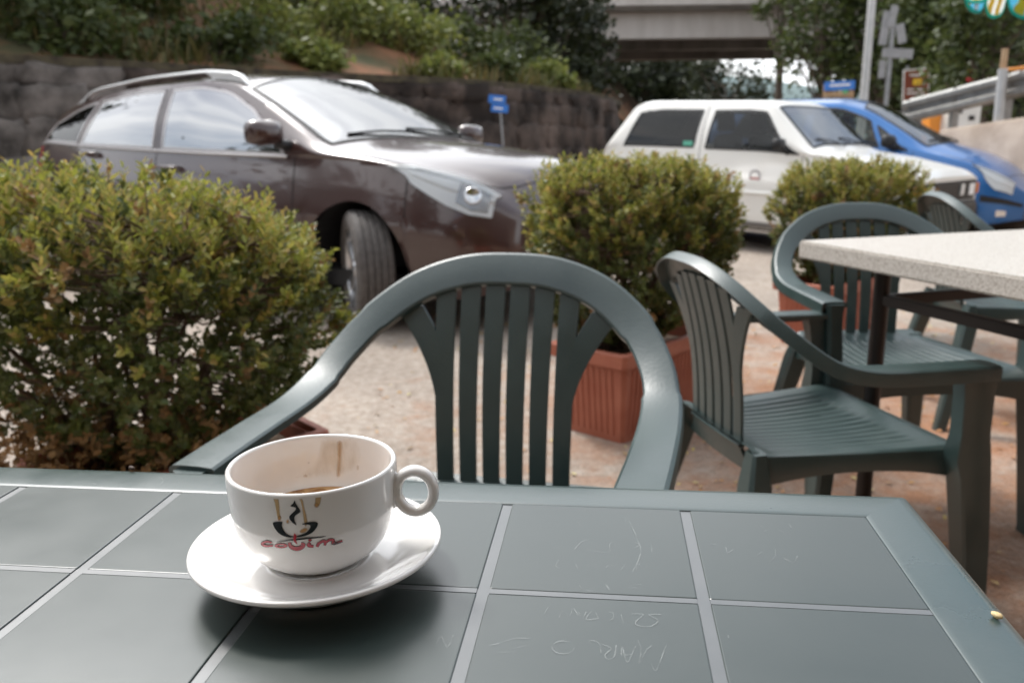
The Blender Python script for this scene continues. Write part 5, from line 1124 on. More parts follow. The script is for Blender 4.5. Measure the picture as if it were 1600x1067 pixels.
# right hand ramp wall, rail, posts
RWALL = M('ramp_wall_concrete', (0.30, 0.235, 0.185), (0.43, 0.35, 0.285), scale=3, rough=0.95, bump=0.5, bscale=25, detail=8)
a = at_px(1462, 203, 10.6); c = at_px(1640, 176, 9.0)
rw = empty('ramp_wall', (a.x, a.y, 0)); tag(rw, 'rough tan retaining wall of the ramp at the right edge', 'wall')
dv = Vector((c.x - a.x, c.y - a.y, 0)); nv = Vector((-dv.y, dv.x, 0)).normalized()
rows = []
for k in range(9):
    f_ = k / 8; pp = dv * f_ * 2.2; zt = a.z + (c.z - a.z) * f_ * 2.2
    rows.append([pp + nv * x + Vector((0, 0, z)) for x, z in ((0, -0.5), (0.05, zt - 0.05), (0.08, zt), (0.45, zt), (0.45, -0.5))])
MB().loft(rows).build('wall_face', RWALL, rw, smooth=True, angle=35)
rows = []
for k in range(9):
    f_ = k / 8; pp = Vector((a.x, a.y, 0)) + dv * f_ * 2.2; zt = a.z + (c.z - a.z) * f_ * 2.2 - 0.03
    rows.append([pp + nv * x + Vector((0, 0, zt + dz)) for x, dz in ((0.44, 0), (3, 0.1), (14, 0.2), (40, -0.3))])
struct(MB().grid(rows).build('ramp_terrain', BANK, smooth=True))
g0 = at_px(1412, 176, 11.5); g1 = at_px(1640, 120, 9.6)
gr = empty('guard_rail', (g0.x, g0.y, 0)); tag(gr, 'galvanised guard rail climbing to the right along the ramp', 'guard rail')
dg = g1 - g0; dn = Vector((-dg.y, dg.x, 0)).normalized()
rows = []
for k in range(2):
    pp = Vector((0, 0, g0.z)) + dg * (k * 1.6)
    rows.append([pp + dn * x + Vector((0, 0, z)) for x, z in ((0, 0.15), (-0.05, 0.11), (-0.05, 0.06), (0.0, 0.02), (0.0, -0.02), (-0.05, -0.06), (-0.05, -0.11), (0, -0.15), (0.01, -0.15), (-0.035, -0.10), (-0.035, -0.06), (0.012, -0.01), (0.012, 0.02), (-0.035, 0.06), (-0.035, 0.10), (0.01, 0.15))])
MB().loft(rows).build('beam', STEEL, gr)
for k in range(5):
    pp = dg * (k * 0.36 + 0.06)
    MB().box((-0.04, 0.02, 0.4), (0.04, 0.10, g0.z + pp.z + 0.14)).build('post', STEEL, gr, loc=(pp.x, pp.y, 0))
q = at_px(1561, 185, 9.9)
fp = empty('fence_post', (q.x, q.y, 0)); tag(fp, 'thick grey post with an orange bar by the ramp wall', 'post')
top = at_px(1557, 108, 9.9).z
post('upright', (0, 0, 0.9), (-0.02, 0, top), 0.052, POSTM, fp)
MB().tube([(-0.05, 0.03, top - 0.02), (1.6, 0.03, top + 0.14)], 0.022, 10).build('bar', ORANGE, fp, smooth=True)
q2 = at_px(1578, 75, 9.95)
wp_ = empty('wooden_pole', (q.x + 0.05, q.y + 0.12, 0)); tag(wp_, 'leaning wooden pole beside the thick grey post', 'pole')
post('shaft', (0, 0, 0.9), (q2.x - q.x - 0.05, 0.02, q2.z), 0.035, WOOD, wp_)
p = at_px(1498, 180, 15)
cb_ = empty('utility_cabinet', (p.x, p.y, 0.6)); tag(cb_, 'white utility cabinet behind the blue car windscreen', 'cabinet')
MB().box((-0.28, -0.2, 0), (0.28, 0.2, p.z - 0.6 + 0.22)).build('housing', M('cabinet_white', (0.72, 0.70, 0.66), (0.62, 0.6, 0.56), scale=4, rough=0.5), cb_, bevel=0.015)
for sx in (-0.10, 0.12): MB().box((-0.05, -0.012, -0.04), (0.05, 0, 0.04)).build('grille', BLACKMETAL, cb_, loc=(sx, -0.201, p.z - 0.6 + (0.06 if sx < 0 else -0.06)))
p = at_px(1461, 187, 15.2)
ob = empty('orange_bin', (p.x, p.y, 0.6)); tag(ob, 'orange bin with a dark lid left of the white cabinet', 'bin')
MB().loft([[(a_ * s, c_ * s, z) for a_, c_ in ((-1, -1), (1, -1), (1, 1), (-1, 1))] for z, s in ((0, 0.13), (p.z - 0.6 + 0.13, 0.165))]).build('body', ORANGE, ob, bevel=0.015)
MB().box((-0.18, -0.18, p.z - 0.6 + 0.132), (0.18, 0.18, p.z - 0.6 + 0.17)).build('lid', M('bin_lid', (0.20, 0.06, 0.03), rough=0.5), ob, bevel=0.012)
# ------------------------------------------------------------------ parasol
def cloth(name, c):
    m_, t_, b_ = nodes(name)
    b_.inputs['Base Color'].default_value = (*c, 1); b_.inputs['Roughness'].default_value = 0.85
    tl_ = N(t_, 'ShaderNodeBsdfTranslucent'); tl_.inputs[0].default_value = (*c, 1)
    ms_ = N(t_, 'ShaderNodeMixShader'); ms_.inputs[0].default_value = 0.5
    t_.links.new(b_.outputs[0], ms_.inputs[1]); t_.links.new(tl_.outputs[0], ms_.inputs[2]); t_.links.new(ms_.outputs[0], t_.nodes['Material Output'].inputs[0])
    return m_
CANW = cloth('parasol_white', (0.80, 0.80, 0.76)); CANY = cloth('parasol_yellow', (0.85, 0.62, 0.06))
CANB = cloth('parasol_sky_blue', (0.10, 0.45, 0.68)); CANT = cloth('parasol_teal_trim', (0.03, 0.55, 0.46))
PR, PZE, PZT = 0.95, 1.93, 2.25
edge = at_px(1572, 26, 5.5)
pc = (edge.x + 0.34, edge.y - 0.887)
pa = empty('parasol', (pc[0], pc[1], gz(*pc))); tag(pa, 'white, yellow and blue parasol with teal edging at the top right corner', 'parasol')
MB().tube([(0, 0, 0.05), (0, 0, PZT + 0.05)], 0.02, 12).build('pole', POSTM, pa, smooth=True, angle=40)
MB().lathe([(0, 0), (0.26, 0), (0.25, 0.05), (0.06, 0.08), (0.04, 0.2), (0.03, 0.2)], 28).build('base', M('parasol_base', (0.35, 0.34, 0.32), rough=0.8), pa, smooth=True, angle=40)
zf = edge.z - gz(*pc)        # flap bottoms sit at the seen height
PZE = zf + 0.20
a_off = math.atan2(0.887, -0.34)   # a seam between two flaps points at the seen gap
for k in range(8):
    a0 = a_off + k * PI / 4; a1 = a0 + PI / 4
    mat = (CANB, CANW)[k % 2]
    c0 = Vector((math.cos(a0), math.sin(a0), 0)); c1 = Vector((math.cos(a1), math.sin(a1), 0))
    rows = []
    for i in range(7):
        s = i / 6
        rows.append([(c0.lerp(c1, j / 8)) * (PR * s * (1 - 0.02 * math.sin(PI * j / 8))) + Vector((0, 0, PZE + (PZT - PZE + 0.1) * (1 - s) ** 1.15 - 0.03 * math.sin(PI * j / 8) * s)) for j in range(9)])
    g = MB().grid(rows).build('canopy_panel', mat, pa, smooth=True)
    # two hanging flaps along each edge, with rounded corners and trim
    for h in range(2):
        fm = (CANB, CANW)[(k * 2 + h + 1) % 2]
        fl, tr = [], []
        for j in range(17):
            s_ = 0.02 + 0.96 * j / 16; s = (h + s_) / 2
            rd_ = c0.lerp(c1, s)
            top = rd_ * PR + Vector((0, 0, PZE - 0.03 * math.sin(PI * s)))
            dep = 0.19 * (1 - abs(2 * s_ - 1) ** 6) ** 0.5 * (0.86 + 0.14 * math.sin(PI * s_)) + 0.012
            bot = top + Vector((0, 0, -dep)) + rd_ * 0.012
            fl.append([top, top.lerp(bot, .5), bot])
            tr.append([bot + Vector((0, 0, .014)) + rd_ * .004, bot + rd_ * .006 + Vector((0, 0, -.004)), bot - rd_ * .004 + Vector((0, 0, -.004)), bot - rd_ * .004 + Vector((0, 0, .014))])
        f1 = MB().grid(fl).build('valance_flap', fm, pa, smooth=True)
        MB().grid(tr).build('trim', CANT, f1, smooth=True)
        for i0, i1, mt in ((3, 6, CANY if fm is CANW else CANW), (9, 12, CANY)):
            st = []
            for j in range(6):
                z_ = j / 5; dd = int(round(2 * z_))
                st.append([fl[i][0].lerp(fl[i][2], 0.02 + z_ * 0.93) + c0.lerp(c1, 0.5) * (0.003 * sg) for i, sg in ((i0 + dd, 1), (i1 + dd, 1), (i1 + dd, -1), (i0 + dd, -1))])
            MB().grid(st, closed_v=True).build('stripe', mt, f1, smooth=False, fix=False)
    MB().tube([Vector((0, 0, PZT - 0.02)), c0 * PR + Vector((0, 0, PZE - 0.01))], 0.008, 6).build('rib', POSTM, pa)

# ------------------------------------------------------------------ unseen cafe added behind the viewer to darken that side
GLASS_PANE = M('cafe_window_glass', (0.02, 0.025, 0.03), rough=0.05)
RENDER_ = M('ochre_render', (0.34, 0.25, 0.17), (0.42, 0.32, 0.22), scale=1.2, rough=0.95, bump=0.2, bscale=40, detail=8)
STONEB = M('cafe_plinth_stone', (0.16, 0.14, 0.12), (0.26, 0.23, 0.20), scale=3, rough=0.95, bump=0.3)
ROOFT = M('roof_tile_clay', (0.26, 0.10, 0.055), (0.36, 0.16, 0.09), scale=6, rough=0.9)
SHUT = M('shutter_green', (0.03, 0.07, 0.05), rough=0.5)
cafe = empty('added_cafe_building', (6.8, -2.6, 0)); tag(cafe, 'low ochre cafe building, unseen, added to cut light from behind the camera', 'building')
MB().box((-9, -7, 0.6), (9, 0, 3.3)).build('wall', RENDER_, cafe)
MB().box((-9.05, -7.05, -0.1), (9.05, 0.05, 0.598)).build('plinth', STONEB, cafe)
MB().add([(-9.6, 0.7, 3.25), (9.6, 0.7, 3.25), (9.6, -3.5, 4.3), (-9.6, -3.5, 4.3), (-9.6, -7.7, 3.25), (9.6, -7.7, 3.25), (-9.6, 0.7, 3.4), (9.6, 0.7, 3.4), (9.6, -3.5, 4.45), (-9.6, -3.5, 4.45), (-9.6, -7.7, 3.4), (9.6, -7.7, 3.4)], [(0, 1, 2, 3), (3, 2, 5, 4), (6, 9, 8, 7), (9, 10, 11, 8), (0, 6, 7, 1), (4, 5, 11, 10), (0, 3, 9, 6), (3, 4, 10, 9), (1, 7, 8, 2), (2, 8, 11, 5)]).build('roof', ROOFT, cafe)
for x in (-6.4, -3.4, 3.4, 6.4):
    for z in (0.95,):
        f_ = MB().box((-0.6, 0.0, 0), (0.6, 0.05, 1.5)).build('window', SHUT, cafe, loc=(x, 0.002, z))
        MB().box((-0.52, 0.052, 0.08), (0.52, 0.058, 1.42)).build('pane', GLASS_PANE, f_)
dr = MB().box((-0.75, 0, 0), (0.75, 0.06, 2.35)).build('door', SHUT, cafe, loc=(0, 0.052, 0.0))
MB().box((-0.6, 0.062, 0.3), (0.6, 0.068, 2.2)).build('pane', GLASS_PANE, dr)

aw = empty('added_awning', (4.2, -2.6, 0)); tag(aw, 'unseen beige canvas added overhead to shade the near table', 'added_awning')  # unseen canvas, added to keep sky light from above and behind off the table
AWN = cloth('added_awning_canvas', (0.36, 0.30, 0.23))
MB().loft([[(x, 0.1, 2.95), (x, 3.0, 2.52), (x, 3.02, 2.32), (x, 3.0, 2.32), (x, 2.98, 2.50), (x, 0.1, 2.92)] for x in (-4.6, 4.6)]).build('canvas', AWN, aw)
for x in (-4.4, 0.0, 4.4):
    MB().tube([(x, 0.02, 2.3), (x, 1.6, 2.55), (x, 2.95, 2.48)], 0.025, 8).build('arm', POSTM, aw, smooth=True)

for k, (x, y, lab) in enumerate(((-8.5, -1.0, 'unseen broad tree added left of the terrace to block low sky'), (-6.5, -6.5, 'unseen broad tree added behind the terrace at the left to block low sky'), (-12.5, 2.5, 'unseen broad tree added left of the parked cars to block low sky'))):  # added out of view so the brown car's flank mirrors dark foliage
    tree('added_tree', lab, (x, y, 0), 1.2, 2.6, 2.4, 2.4, 6500, 0.30, TREE_DARK, 90 + k, group='unseen trees added to darken reflections', clumps=40)
# ------------------------------------------------------------------ cars
GLASS = glass_mat('car_glass', (0.62, 0.66, 0.64), ior=1.5)
GLASS_SHINY = glass_mat('coated_car_glass', (0.22, 0.24, 0.23), ior=5.5)
GLASS_DARK = glass_mat('tinted_car_glass', (0.10, 0.10, 0.10), ior=1.5)
RUBBER = M('tyre_rubber', (0.075, 0.066, 0.061), (0.115, 0.103, 0.096), scale=30, rough=0.75, bump=0.2, bscale=200)
BLACKP = M('black_plastic', (0.014, 0.014, 0.015), rough=0.55)
SEAL = M('window_seal', (0.010, 0.010, 0.011), rough=0.5)
ALLOY = M('alloy_wheel', (0.55, 0.55, 0.56), rough=0.3, metal=0.9)
CHROME = M('chrome', (0.75, 0.75, 0.76), rough=0.12, metal=1.0)
CABIN = M('cabin_fabric', (0.030, 0.030, 0.033), (0.045, 0.045, 0.048), scale=40, rough=0.9)
LAMPW = M('headlight_reflector', (0.93, 0.94, 0.95), rough=0.25)
LAMPG = glass_mat('headlight_lens', (0.97, 0.98, 0.98), ior=1.35)
AMBER = M('amber_lens', (0.75, 0.22, 0.03), rough=0.2, coat=0.5)
TAIL = M('tail_lens', (0.40, 0.012, 0.015), rough=0.2, coat=0.5)
SEAM = M('panel_gap', (0.006, 0.005, 0.005), rough=0.8)

def smooth_curve(pts, x0, x1, sig):
    xs = np.arange(x0 - 0.5, x1 + 0.5, 0.01)
    ys = np.interp(xs, [p[0] for p in pts], [p[1] for p in pts])
    k = int(max(1, sig * 3 / 0.01)); ker = np.exp(-0.5 * (np.arange(-k, k + 1) * 0.01 / sig) ** 2); ker /= ker.sum()
    yy = np.convolve(np.pad(ys, k, mode='edge'), ker, 'valid')
    return lambda x: float(np.interp(x, xs, yy))

class Car:
    def __init__(s, name, label, sp, paint):
        s.sp = sp; s.paint = paint
        x0, x1 = sp['x']
        s.x0, s.x1 = x0, x1
        sg = sp.get('sig', 0.05)
        s.W = smooth_curve(sp['W'], x0, x1, sg); s.zb = smooth_curve(sp['zb'], x0, x1, sg)
        s.zc = smooth_curve(sp['zc'], x0, x1, sg); s.wc = smooth_curve(sp['wc'], x0, x1, sg); s.zt = smooth_curve(sp['zt'], x0, x1, sg)
        s.sill = smooth_curve(sp['sill'], x0, x1, sg)
        s.root = empty(name)
        tag(s.root, label, 'car', 'parked cars')
        s.sidex = [a for a, _ in sp['side']]; s.sidey = [c for _, c in sp['side']]
    def zl(s, x):
        z = s.sill(x)
        for xa in s.sp['axles']:
            d = abs(x - xa); Ra = s.sp['arch']
            if d < Ra: z = max(z, s.sp['wr'] + math.sqrt(Ra * Ra - d * d))
        return z
    def S(s, x, p):
        """p = 0 on the centre line of roof/bonnet, +-1 cant rail, +-2 belt line, +-3 sill (negative = right side)"""
        sg = -1 if p < 0 else 1
        r = 3 - abs(p)
        zl, zb, zc, zt = s.zl(x), s.zb(x), s.zc(x), s.zt(x)
        W, wc = s.W(x), s.wc(x)
        if r <= 1:
            # height fraction measured from the sill so that arches do not squeeze the flank
            z = zl + (zb - zl) * r
            rr = (z - s.sill(x)) / max(0.05, (zb - s.sill(x)))
            y = W * float(np.interp(rr, s.sidex, s.sidey))
        elif r <= 2:
            t_ = r - 1
            yb = W * s.sidey[-1]
            z = zb + (zc - zb) * t_
            y = yb + (wc - yb) * t_ + 0.025 * math.sin(PI * t_)
        else:
            t_ = r - 2
            y = wc * (1 - t_)
            z = zc + (zt - zc) * (1 - (1 - t_) ** s.sp.get('crown', 2.4))
        return Vector((x, sg * y, z))
    def nrm(s, x, p):
        e = 0.012
        a = s.S(min(x + e, s.x1), p) - s.S(max(x - e, s.x0), p); c = s.S(x, min(p + e, 3)) - s.S(x, max(p - e, -3))
        n = a.cross(c)
        if n.length < 1e-9: n = Vector((0, 0, 1))
        n.normalize()
        pt = s.S(x, p) - Vector((0, 0, 0.6))
        if n.dot(Vector((0 if abs(p) > 0.9 else 0.0, pt.y, max(pt.z, 0.05)))) < 0: n = -n
        return n
    def on(s, x, p, off=0.0):
        return s.S(x, p) + s.nrm(x, p) * off
    def body(s, holes):
        xs = [s.x0 + 0.028 * i for i in range(int((s.x1 - s.x0) / 0.028))] + [s.x1]
        ps = []
        for k in range(12): ps.append(-3 + k / 12)
        for k in range(14): ps.append(-2 + k / 14)
        for k in range(16): ps.append(-1 + k / 16)
        ps = ps + [0.0] + [-q for q in reversed(ps)]
        def inpoly(x, p, poly):
            c = False; n = len(poly)
            for i in range(n):
                xa, pa_ = poly[i]; xb, pb = poly[(i + 1) % n]
                if (pa_ > p) != (pb > p) and x < (xb - xa) * (p - pa_) / (pb - pa_) + xa: c = not c
            return c
        P = [[s.S(x, p) for p in ps] for x in xs]
        b = MB(); n, m_ = len(xs), len(ps)
        vs = [q for row in P for q in row]; fs = []
        for i in range(n - 1):
            for j in range(m_ - 1):
                cx = (xs[i] + xs[i + 1]) / 2; cp_ = (ps[j] + ps[j + 1]) / 2
                if any(inpoly(cx, cp_, h) for h in holes): continue
                fs.append((i * m_ + j, (i + 1) * m_ + j, (i + 1) * m_ + j + 1, i * m_ + j + 1))
        b.add(vs, fs)
        b.f.append(tuple(range(m_))); b.f.append(tuple((n - 1) * m_ + j for j in reversed(range(m_))))
        me = b.mesh('body', s.paint, smooth=True)
        bm = bmesh.new(); bm.from_mesh(me)
        bmesh.ops.remove_doubles(bm, verts=bm.verts, dist=1e-4)
        bmesh.ops.delete(bm, geom=[v for v in bm.verts if not v.link_faces], context='VERTS')
        bmesh.ops.recalc_face_normals(bm, faces=bm.faces)
        for f in bm.faces: f.smooth = True
        bm.to_mesh(me); bm.free()
        me.set_sharp_from_angle(angle=R(s.sp.get('sharp', 38)))
        link('body', me, s.root)
    def resample(s, pl, n):
        pl = [Vector((*q, 0)) for q in pl]
        L = [0]
        for a, c in zip(pl, pl[1:]): L.append(L[-1] + (c - a).length)
        out = []
        for k in range(n):
            d = L[-1] * k / (n - 1)
            i = min(max(int(np.searchsorted(L, d)) - 1, 0), len(pl) - 2)
            f_ = (d - L[i]) / max(1e-9, L[i + 1] - L[i])
            q = pl[i].lerp(pl[i + 1], f_); out.append((q.x, q.y))
        return out
    def window(s, name, low, up, glass, frame=0.016, frame_mat=None, off=0.004, n=18, m_=8, label=None):
        A = s.resample(low, n); B = s.resample(up, n)
        grid = [[(A[i][0] + (B[i][0] - A[i][0]) * j / (m_ - 1), A[i][1] + (B[i][1] - A[i][1]) * j / (m_ - 1)) for j in range(m_)] for i in range(n)]
        g = [[s.on(x, p, off) for x, p in row] for row in grid]
        pane = MB().grid(g).build(name, glass, s.root, smooth=True, fix=False)
        if label: pane['label'] = label
        loop = [grid[i][0] for i in range(n)] + [grid[n - 1][j] for j in range(1, m_)] + [grid[i][m_ - 1] for i in range(n - 2, -1, -1)] + [grid[0][j] for j in range(m_ - 2, 0, -1)]
        C = sum((s.on(x, p, off) for x, p in loop), Vector()) / len(loop)
        pts = [s.on(x, p, off + 0.003) for x, p in loop]
        nr = [s.nrm(x, p) for x, p in loop]
        rows = []
        L_ = len(pts)
        for i, q in enumerate(pts):
            t_ = (pts[(i + 1) % L_] - pts[i - 1]).normalized()
            inn = nr[i].cross(t_).normalized()
            if inn.dot(C - q) < 0: inn = -inn
            rows.append([q - inn * 0.007 - nr[i] * 0.006, q - inn * 0.006, q + inn * frame, q + inn * (frame + 0.001) - nr[i] * 0.004])
        MB().grid(rows, closed_u=True).build('seal', frame_mat or SEAL, pane, smooth=True, angle=30, fix=False)
        return low + list(reversed(up))
    def patch(s, name, low, up, mat, off=0.006, n=14, m_=6, parent=None, back=0.01, flute=0):
        A = s.resample(low, n); B = s.resample(up, n)
        saw = (lambda j: off + flute * (1 - (j % 5) / 4)) if flute else (lambda j: off)
        g = [[s.on(A[i][0] + (B[i][0] - A[i][0]) * j / (m_ - 1), A[i][1] + (B[i][1] - A[i][1]) * j / (m_ - 1), saw(j)) for j in range(m_)] for i in range(n)]
        lo_ = [[s.on(A[i][0] + (B[i][0] - A[i][0]) * j / (m_ - 1), A[i][1] + (B[i][1] - A[i][1]) * j / (m_ - 1), -back) for j in range(m_)] for i in range(n)]
        b = MB().grid(g)
        loop = lambda G: [G[i][0] for i in range(n)] + [G[n - 1][j] for j in range(1, m_)] + [G[i][m_ - 1] for i in range(n - 2, -1, -1)] + [G[0][j] for j in range(m_ - 2, 0, -1)]
        b.grid([loop(g), loop(lo_)], closed_v=True)
        return b.build(name, mat, parent or s.root, smooth=True, angle=40)
    def seam(s, pts, wd=0.0035, off=0.0015, mat=None, name='panel_gap', th=0.0):
        P = []
        for a, c in zip(pts, pts[1:]):
            for k in range(12): P.append((a[0] + (c[0] - a[0]) * k / 12, a[1] + (c[1] - a[1]) * k / 12))
        P.append(pts[-1])
        Q = [s.on(x, p, off) for x, p in P]; nr = [s.nrm(x, p) for x, p in P]
        rows = []
        for i, q in enumerate(Q):
            t_ = (Q[min(i + 1, len(Q) - 1)] - Q[max(i - 1, 0)]).normalized(); u = t_.cross(nr[i]).normalized()
            if th: rows.append([q - u * wd - nr[i] * off, q - u * wd * .8 + nr[i] * th, q + u * wd * .8 + nr[i] * th, q + u * wd - nr[i] * off])
            else: rows.append([q - u * wd, q + u * wd])
        return MB().grid(rows).build(name, mat or SEAM, s.root, smooth=bool(th), fix=False)
    def wheel(s, x, side, steer=0.0, rim='alloy', label=None):
        sp = s.sp; r_, wd = sp['wr'], sp['ww']
        y = side * (sp['track'] / 2)
        e = bpy.data.objects.new('wheel', None); COL.objects.link(e); e.parent = s.root
        e.location = (x, y, r_); e.rotation_euler = (0, 0, steer); e.empty_display_size = 0.1
        h = wd / 2; rr = sp['rim']
        prof = [(rr, -h * 0.80), (rr + 0.012, -h * 0.92), (rr + (r_ - rr) * 0.5, -h * 1.03), (r_ - 0.022, -h * 0.97), (r_ - 0.006, -h * 0.84)]
        for gx in (-0.5, -0.14, 0.2, 0.55):
            prof += [(r_ - 0.001, h * (gx - 0.07)), (r_ - 0.010, h * (gx - 0.055)), (r_ - 0.010, h * (gx + 0.055)), (r_ - 0.001, h * (gx + 0.07))]
        prof += [(r_ - 0.006, h * 0.84), (r_ - 0.022, h * 0.97), (rr + (r_ - rr) * 0.5, h * 1.03), (rr + 0.012, h * 0.92), (rr, h * 0.80), (rr - 0.004, 0)]
        b = MB()
        P = []
        for k in range(64):
            a = 2 * PI * k / 64
            P.append([(q * math.cos(a), z, q * math.sin(a)) for q, z in prof])
        b.grid(P, closed_u=True, closed_v=True)
        b.build('tyre', RUBBER, e, smooth=True, angle=30)
        b = MB()
        P = []
        o_ = side
        for k in range(48):
            a = 2 * PI * k / 48
            P.append([(q * math.cos(a), o_ * z, q * math.sin(a)) for q, z in ((rr + 0.004, h * 0.86), (rr - 0.010, h * 0.84), (rr - 0.018, h * 0.70), (rr - 0.022, -h * 0.5))])
        b.grid(P, closed_u=True)
        ns = 5 if rim == 'alloy' else 8
        for k in range(ns):
            a = 2 * PI * k / ns
            u = Vector((math.cos(a), 0, math.sin(a))); v = Vector((-math.sin(a), 0, math.cos(a)))
            rings = []
            for q, w0, z in ((0.02, 0.030, 0.62), (rr * 0.5, 0.026, 0.66), (rr - 0.012, 0.040, 0.72)):
                rings.append([u * q + v * (w0 * c_) + Vector((0, o_ * h * (z + dz), 0)) for c_, dz in ((-1, -0.08), (-0.7, 0.08), (0.7, 0.08), (1, -0.08))])
            b.loft(rings)
        P = []
        for k in range(24):
            a = 2 * PI * k / 24
            P.append([(q * math.cos(a), o_ * z, q * math.sin(a)) for q, z in ((0.001, h * 0.80), (0.045, h * 0.78), (0.060, h * 0.62), (0.06, 0))])
        b.grid(P, closed_u=True)
        b.build('rim', ALLOY, e, smooth=True, angle=35)
        P = []
        for k in range(32):
            a = 2 * PI * k / 32
            P.append([(q * math.cos(a), o_ * z, q * math.sin(a)) for q, z in ((0.02, h * 0.1), (rr * 0.75, h * 0.1), (rr * 0.75, -h * 0.3))])
        MB().grid(P, closed_u=True).build('brake_disc', BLACKP, e, smooth=True, angle=35)
    def well(s, x, side):
        Ra = s.sp['arch'] + 0.006; w_ = s.W(x)
        P = []
        for k in range(25):
            a = PI * k / 24
            c, q = math.cos(a), math.sin(a)
            P.append([(x + Ra * c, side * (w_ * 0.965), s.sp['wr'] + Ra * q - 0.03 * 0), (x + Ra * c, side * (w_ - 0.40), s.sp['wr'] + Ra * q)])
        P = [[(P[0][0][0], P[0][0][1], 0.16), (P[0][1][0], P[0][1][1], 0.16)]] + P + [[(P[-1][0][0], P[-1][0][1], 0.16), (P[-1][1][0], P[-1][1][1], 0.16)]]
        b = MB().grid(P)
        b.add([q[1] for q in P], [tuple(range(len(P)))])
        b.build('wheel_well', BLACKP, s.root, smooth=False, fix=False)
    def seat(s, x, y, zf, rake=0.22, wd=0.50, hr=True, name='seat', back=0.56):
        b = MB()
        def rb(p0, p1, w0, w1, t0, t1):
            p0 = Vector(p0); p1 = Vector(p1); d = (p1 - p0).normalized(); u = Vector((0, 1, 0)); v = d.cross(u)
            rings = []
            for f_, sc_ in ((0, 0.8), (0.08, 1), (0.92, 1), (1, 0.75)):
                c = p0.lerp(p1, f_); w_ = (w0 + (w1 - w0) * f_) / 2 * sc_; t_ = (t0 + (t1 - t0) * f_) / 2 * sc_
                rings.append([c + u * (w_ * a) + v * (t_ * q) for a, q in ((-1, -.6), (-.85, -1), (.85, -1), (1, -.6), (1, .6), (.85, 1), (-.85, 1), (-1, .6))])
            b.loft(rings)
        rb((x - 0.22, y, zf + 0.22), (x + 0.28, y, zf + 0.26), wd, wd, 0.16, 0.16)
        rb((x - 0.22, y, zf + 0.24), (x - 0.22 - back * rake, y, zf + 0.24 + back), wd, wd * 0.86, 0.14, 0.10)
        if hr:
            hx = x - 0.22 - (back + 0.05) * rake
            rb((hx, y, zf + 0.27 + back), (hx - 0.03, y, zf + 0.45 + back), wd * 0.5, wd * 0.45, 0.09, 0.08)
        b.build(name, CABIN, s.root, smooth=True, angle=45)
    def cabin(s, xf, xd, xr, zf, steer_y, wdt):
        MB().box((xr, -wdt, zf - 0.06), (xf, wdt, zf)).build('floor', BLACKP, s.root)
        s.seat(xd, 0.36 * wdt / 0.62, zf); s.seat(xd, -0.36 * wdt / 0.62, zf)
        s.seat(xd - 0.82, 0, zf, wd=2 * wdt * 0.92, hr=False, name='rear_seat', back=0.50)
        zc_ = s.zb(xf) - 0.02
        MB().loft([[(x, y, z) for y in (-wdt * 1.04, wdt * 1.04) for z in (zc_ - 0.30, zc_ + dz)][::1] if False else [(x, -wdt * 1.04, zc_ - 0.32), (x, wdt * 1.04, zc_ - 0.32), (x, wdt * 1.04, zc_ + dz), (x, -wdt * 1.04, zc_ + dz)] for x, dz in ((xf + 0.05, -0.02), (xf - 0.25, 0.0), (xf - 0.42, -0.04), (xf - 0.46, -0.12))]).build('dashboard', BLACKP, s.root, bevel=0.01)
        c = Vector((xf - 0.58, steer_y, zc_ - 0.05)); ring = []
        for k in range(28):
            a = 2 * PI * k / 28
            u = Vector((0, 1, 0)); v = Vector((-0.42, 0, 0.9))
            ctr = c + (u * math.cos(a) + v * math.sin(a)) * 0.18; nr = (ctr - c).normalized(); ax = u.cross(v).normalized()
            ring.append([ctr + (nr * math.cos(q) + ax * math.sin(q)) * 0.015 for q in [2 * PI * i / 8 for i in range(8)]])
        b = MB().grid(ring, closed_u=True, closed_v=True)
        b.tube([c - Vector((0, 0.17, 0)), c + Vector((0, 0.17, 0))], 0.02, 8).tube([c, c + Vector((0.35, 0, -0.16))], 0.03, 8)
        b.build('steering_wheel', BLACKP, s.root, smooth=True)
    def mirror(s, x, z, side, mat, size=1.0, w_=0.11, h=0.075, d=0.07):
        y0 = abs(s.S(x, 2.0).y)
        b = MB(); c = Vector((x, side * (y0 + 0.13 * size), z))
        rings = []
        for k, f_ in ((-1, 0.62), (-0.75, 0.92), (-0.2, 1.0), (0.5, 0.85), (0.9, 0.45), (1.0, 0.15)):
            sq_ = lambda v_: math.copysign(abs(v_) ** 0.55, v_)
            rings.append([c + Vector((k * d * size, side * (w_ * size * f_ * sq_(math.cos(q))), h * size * f_ * sq_(math.sin(q)) * (1.0 if math.sin(q) > 0 else 0.8))) for q in [2 * PI * i / 18 for i in range(18)]])
        b.loft(rings)
        o = b.build('door_mirror', mat, s.root, smooth=True, angle=50)
        MB().tube([c + Vector((0.0, -side * 0.06 * size, -0.05 * size)), Vector((x + 0.03, side * (y0 - 0.03), z - 0.07))], [0.026 * size, 0.034 * size], 8).build('mirror_arm', BLACKP, o, smooth=True)
        gl = MB()
        gl.add([c + Vector((-d * size * 1.01, side * w_ * size * 0.50 * math.cos(q), h * size * 0.50 * math.sin(q))) for q in [2 * PI * i / 14 for i in range(14)]], [tuple(range(14))])
        gl.build('mirror_glass', CHROME, o)
    def box(s, name, lo, hi, mat, bevel=0.008, parent=None):
        return MB().box(lo, hi).build(name, mat, parent or s.root, bevel=bevel)
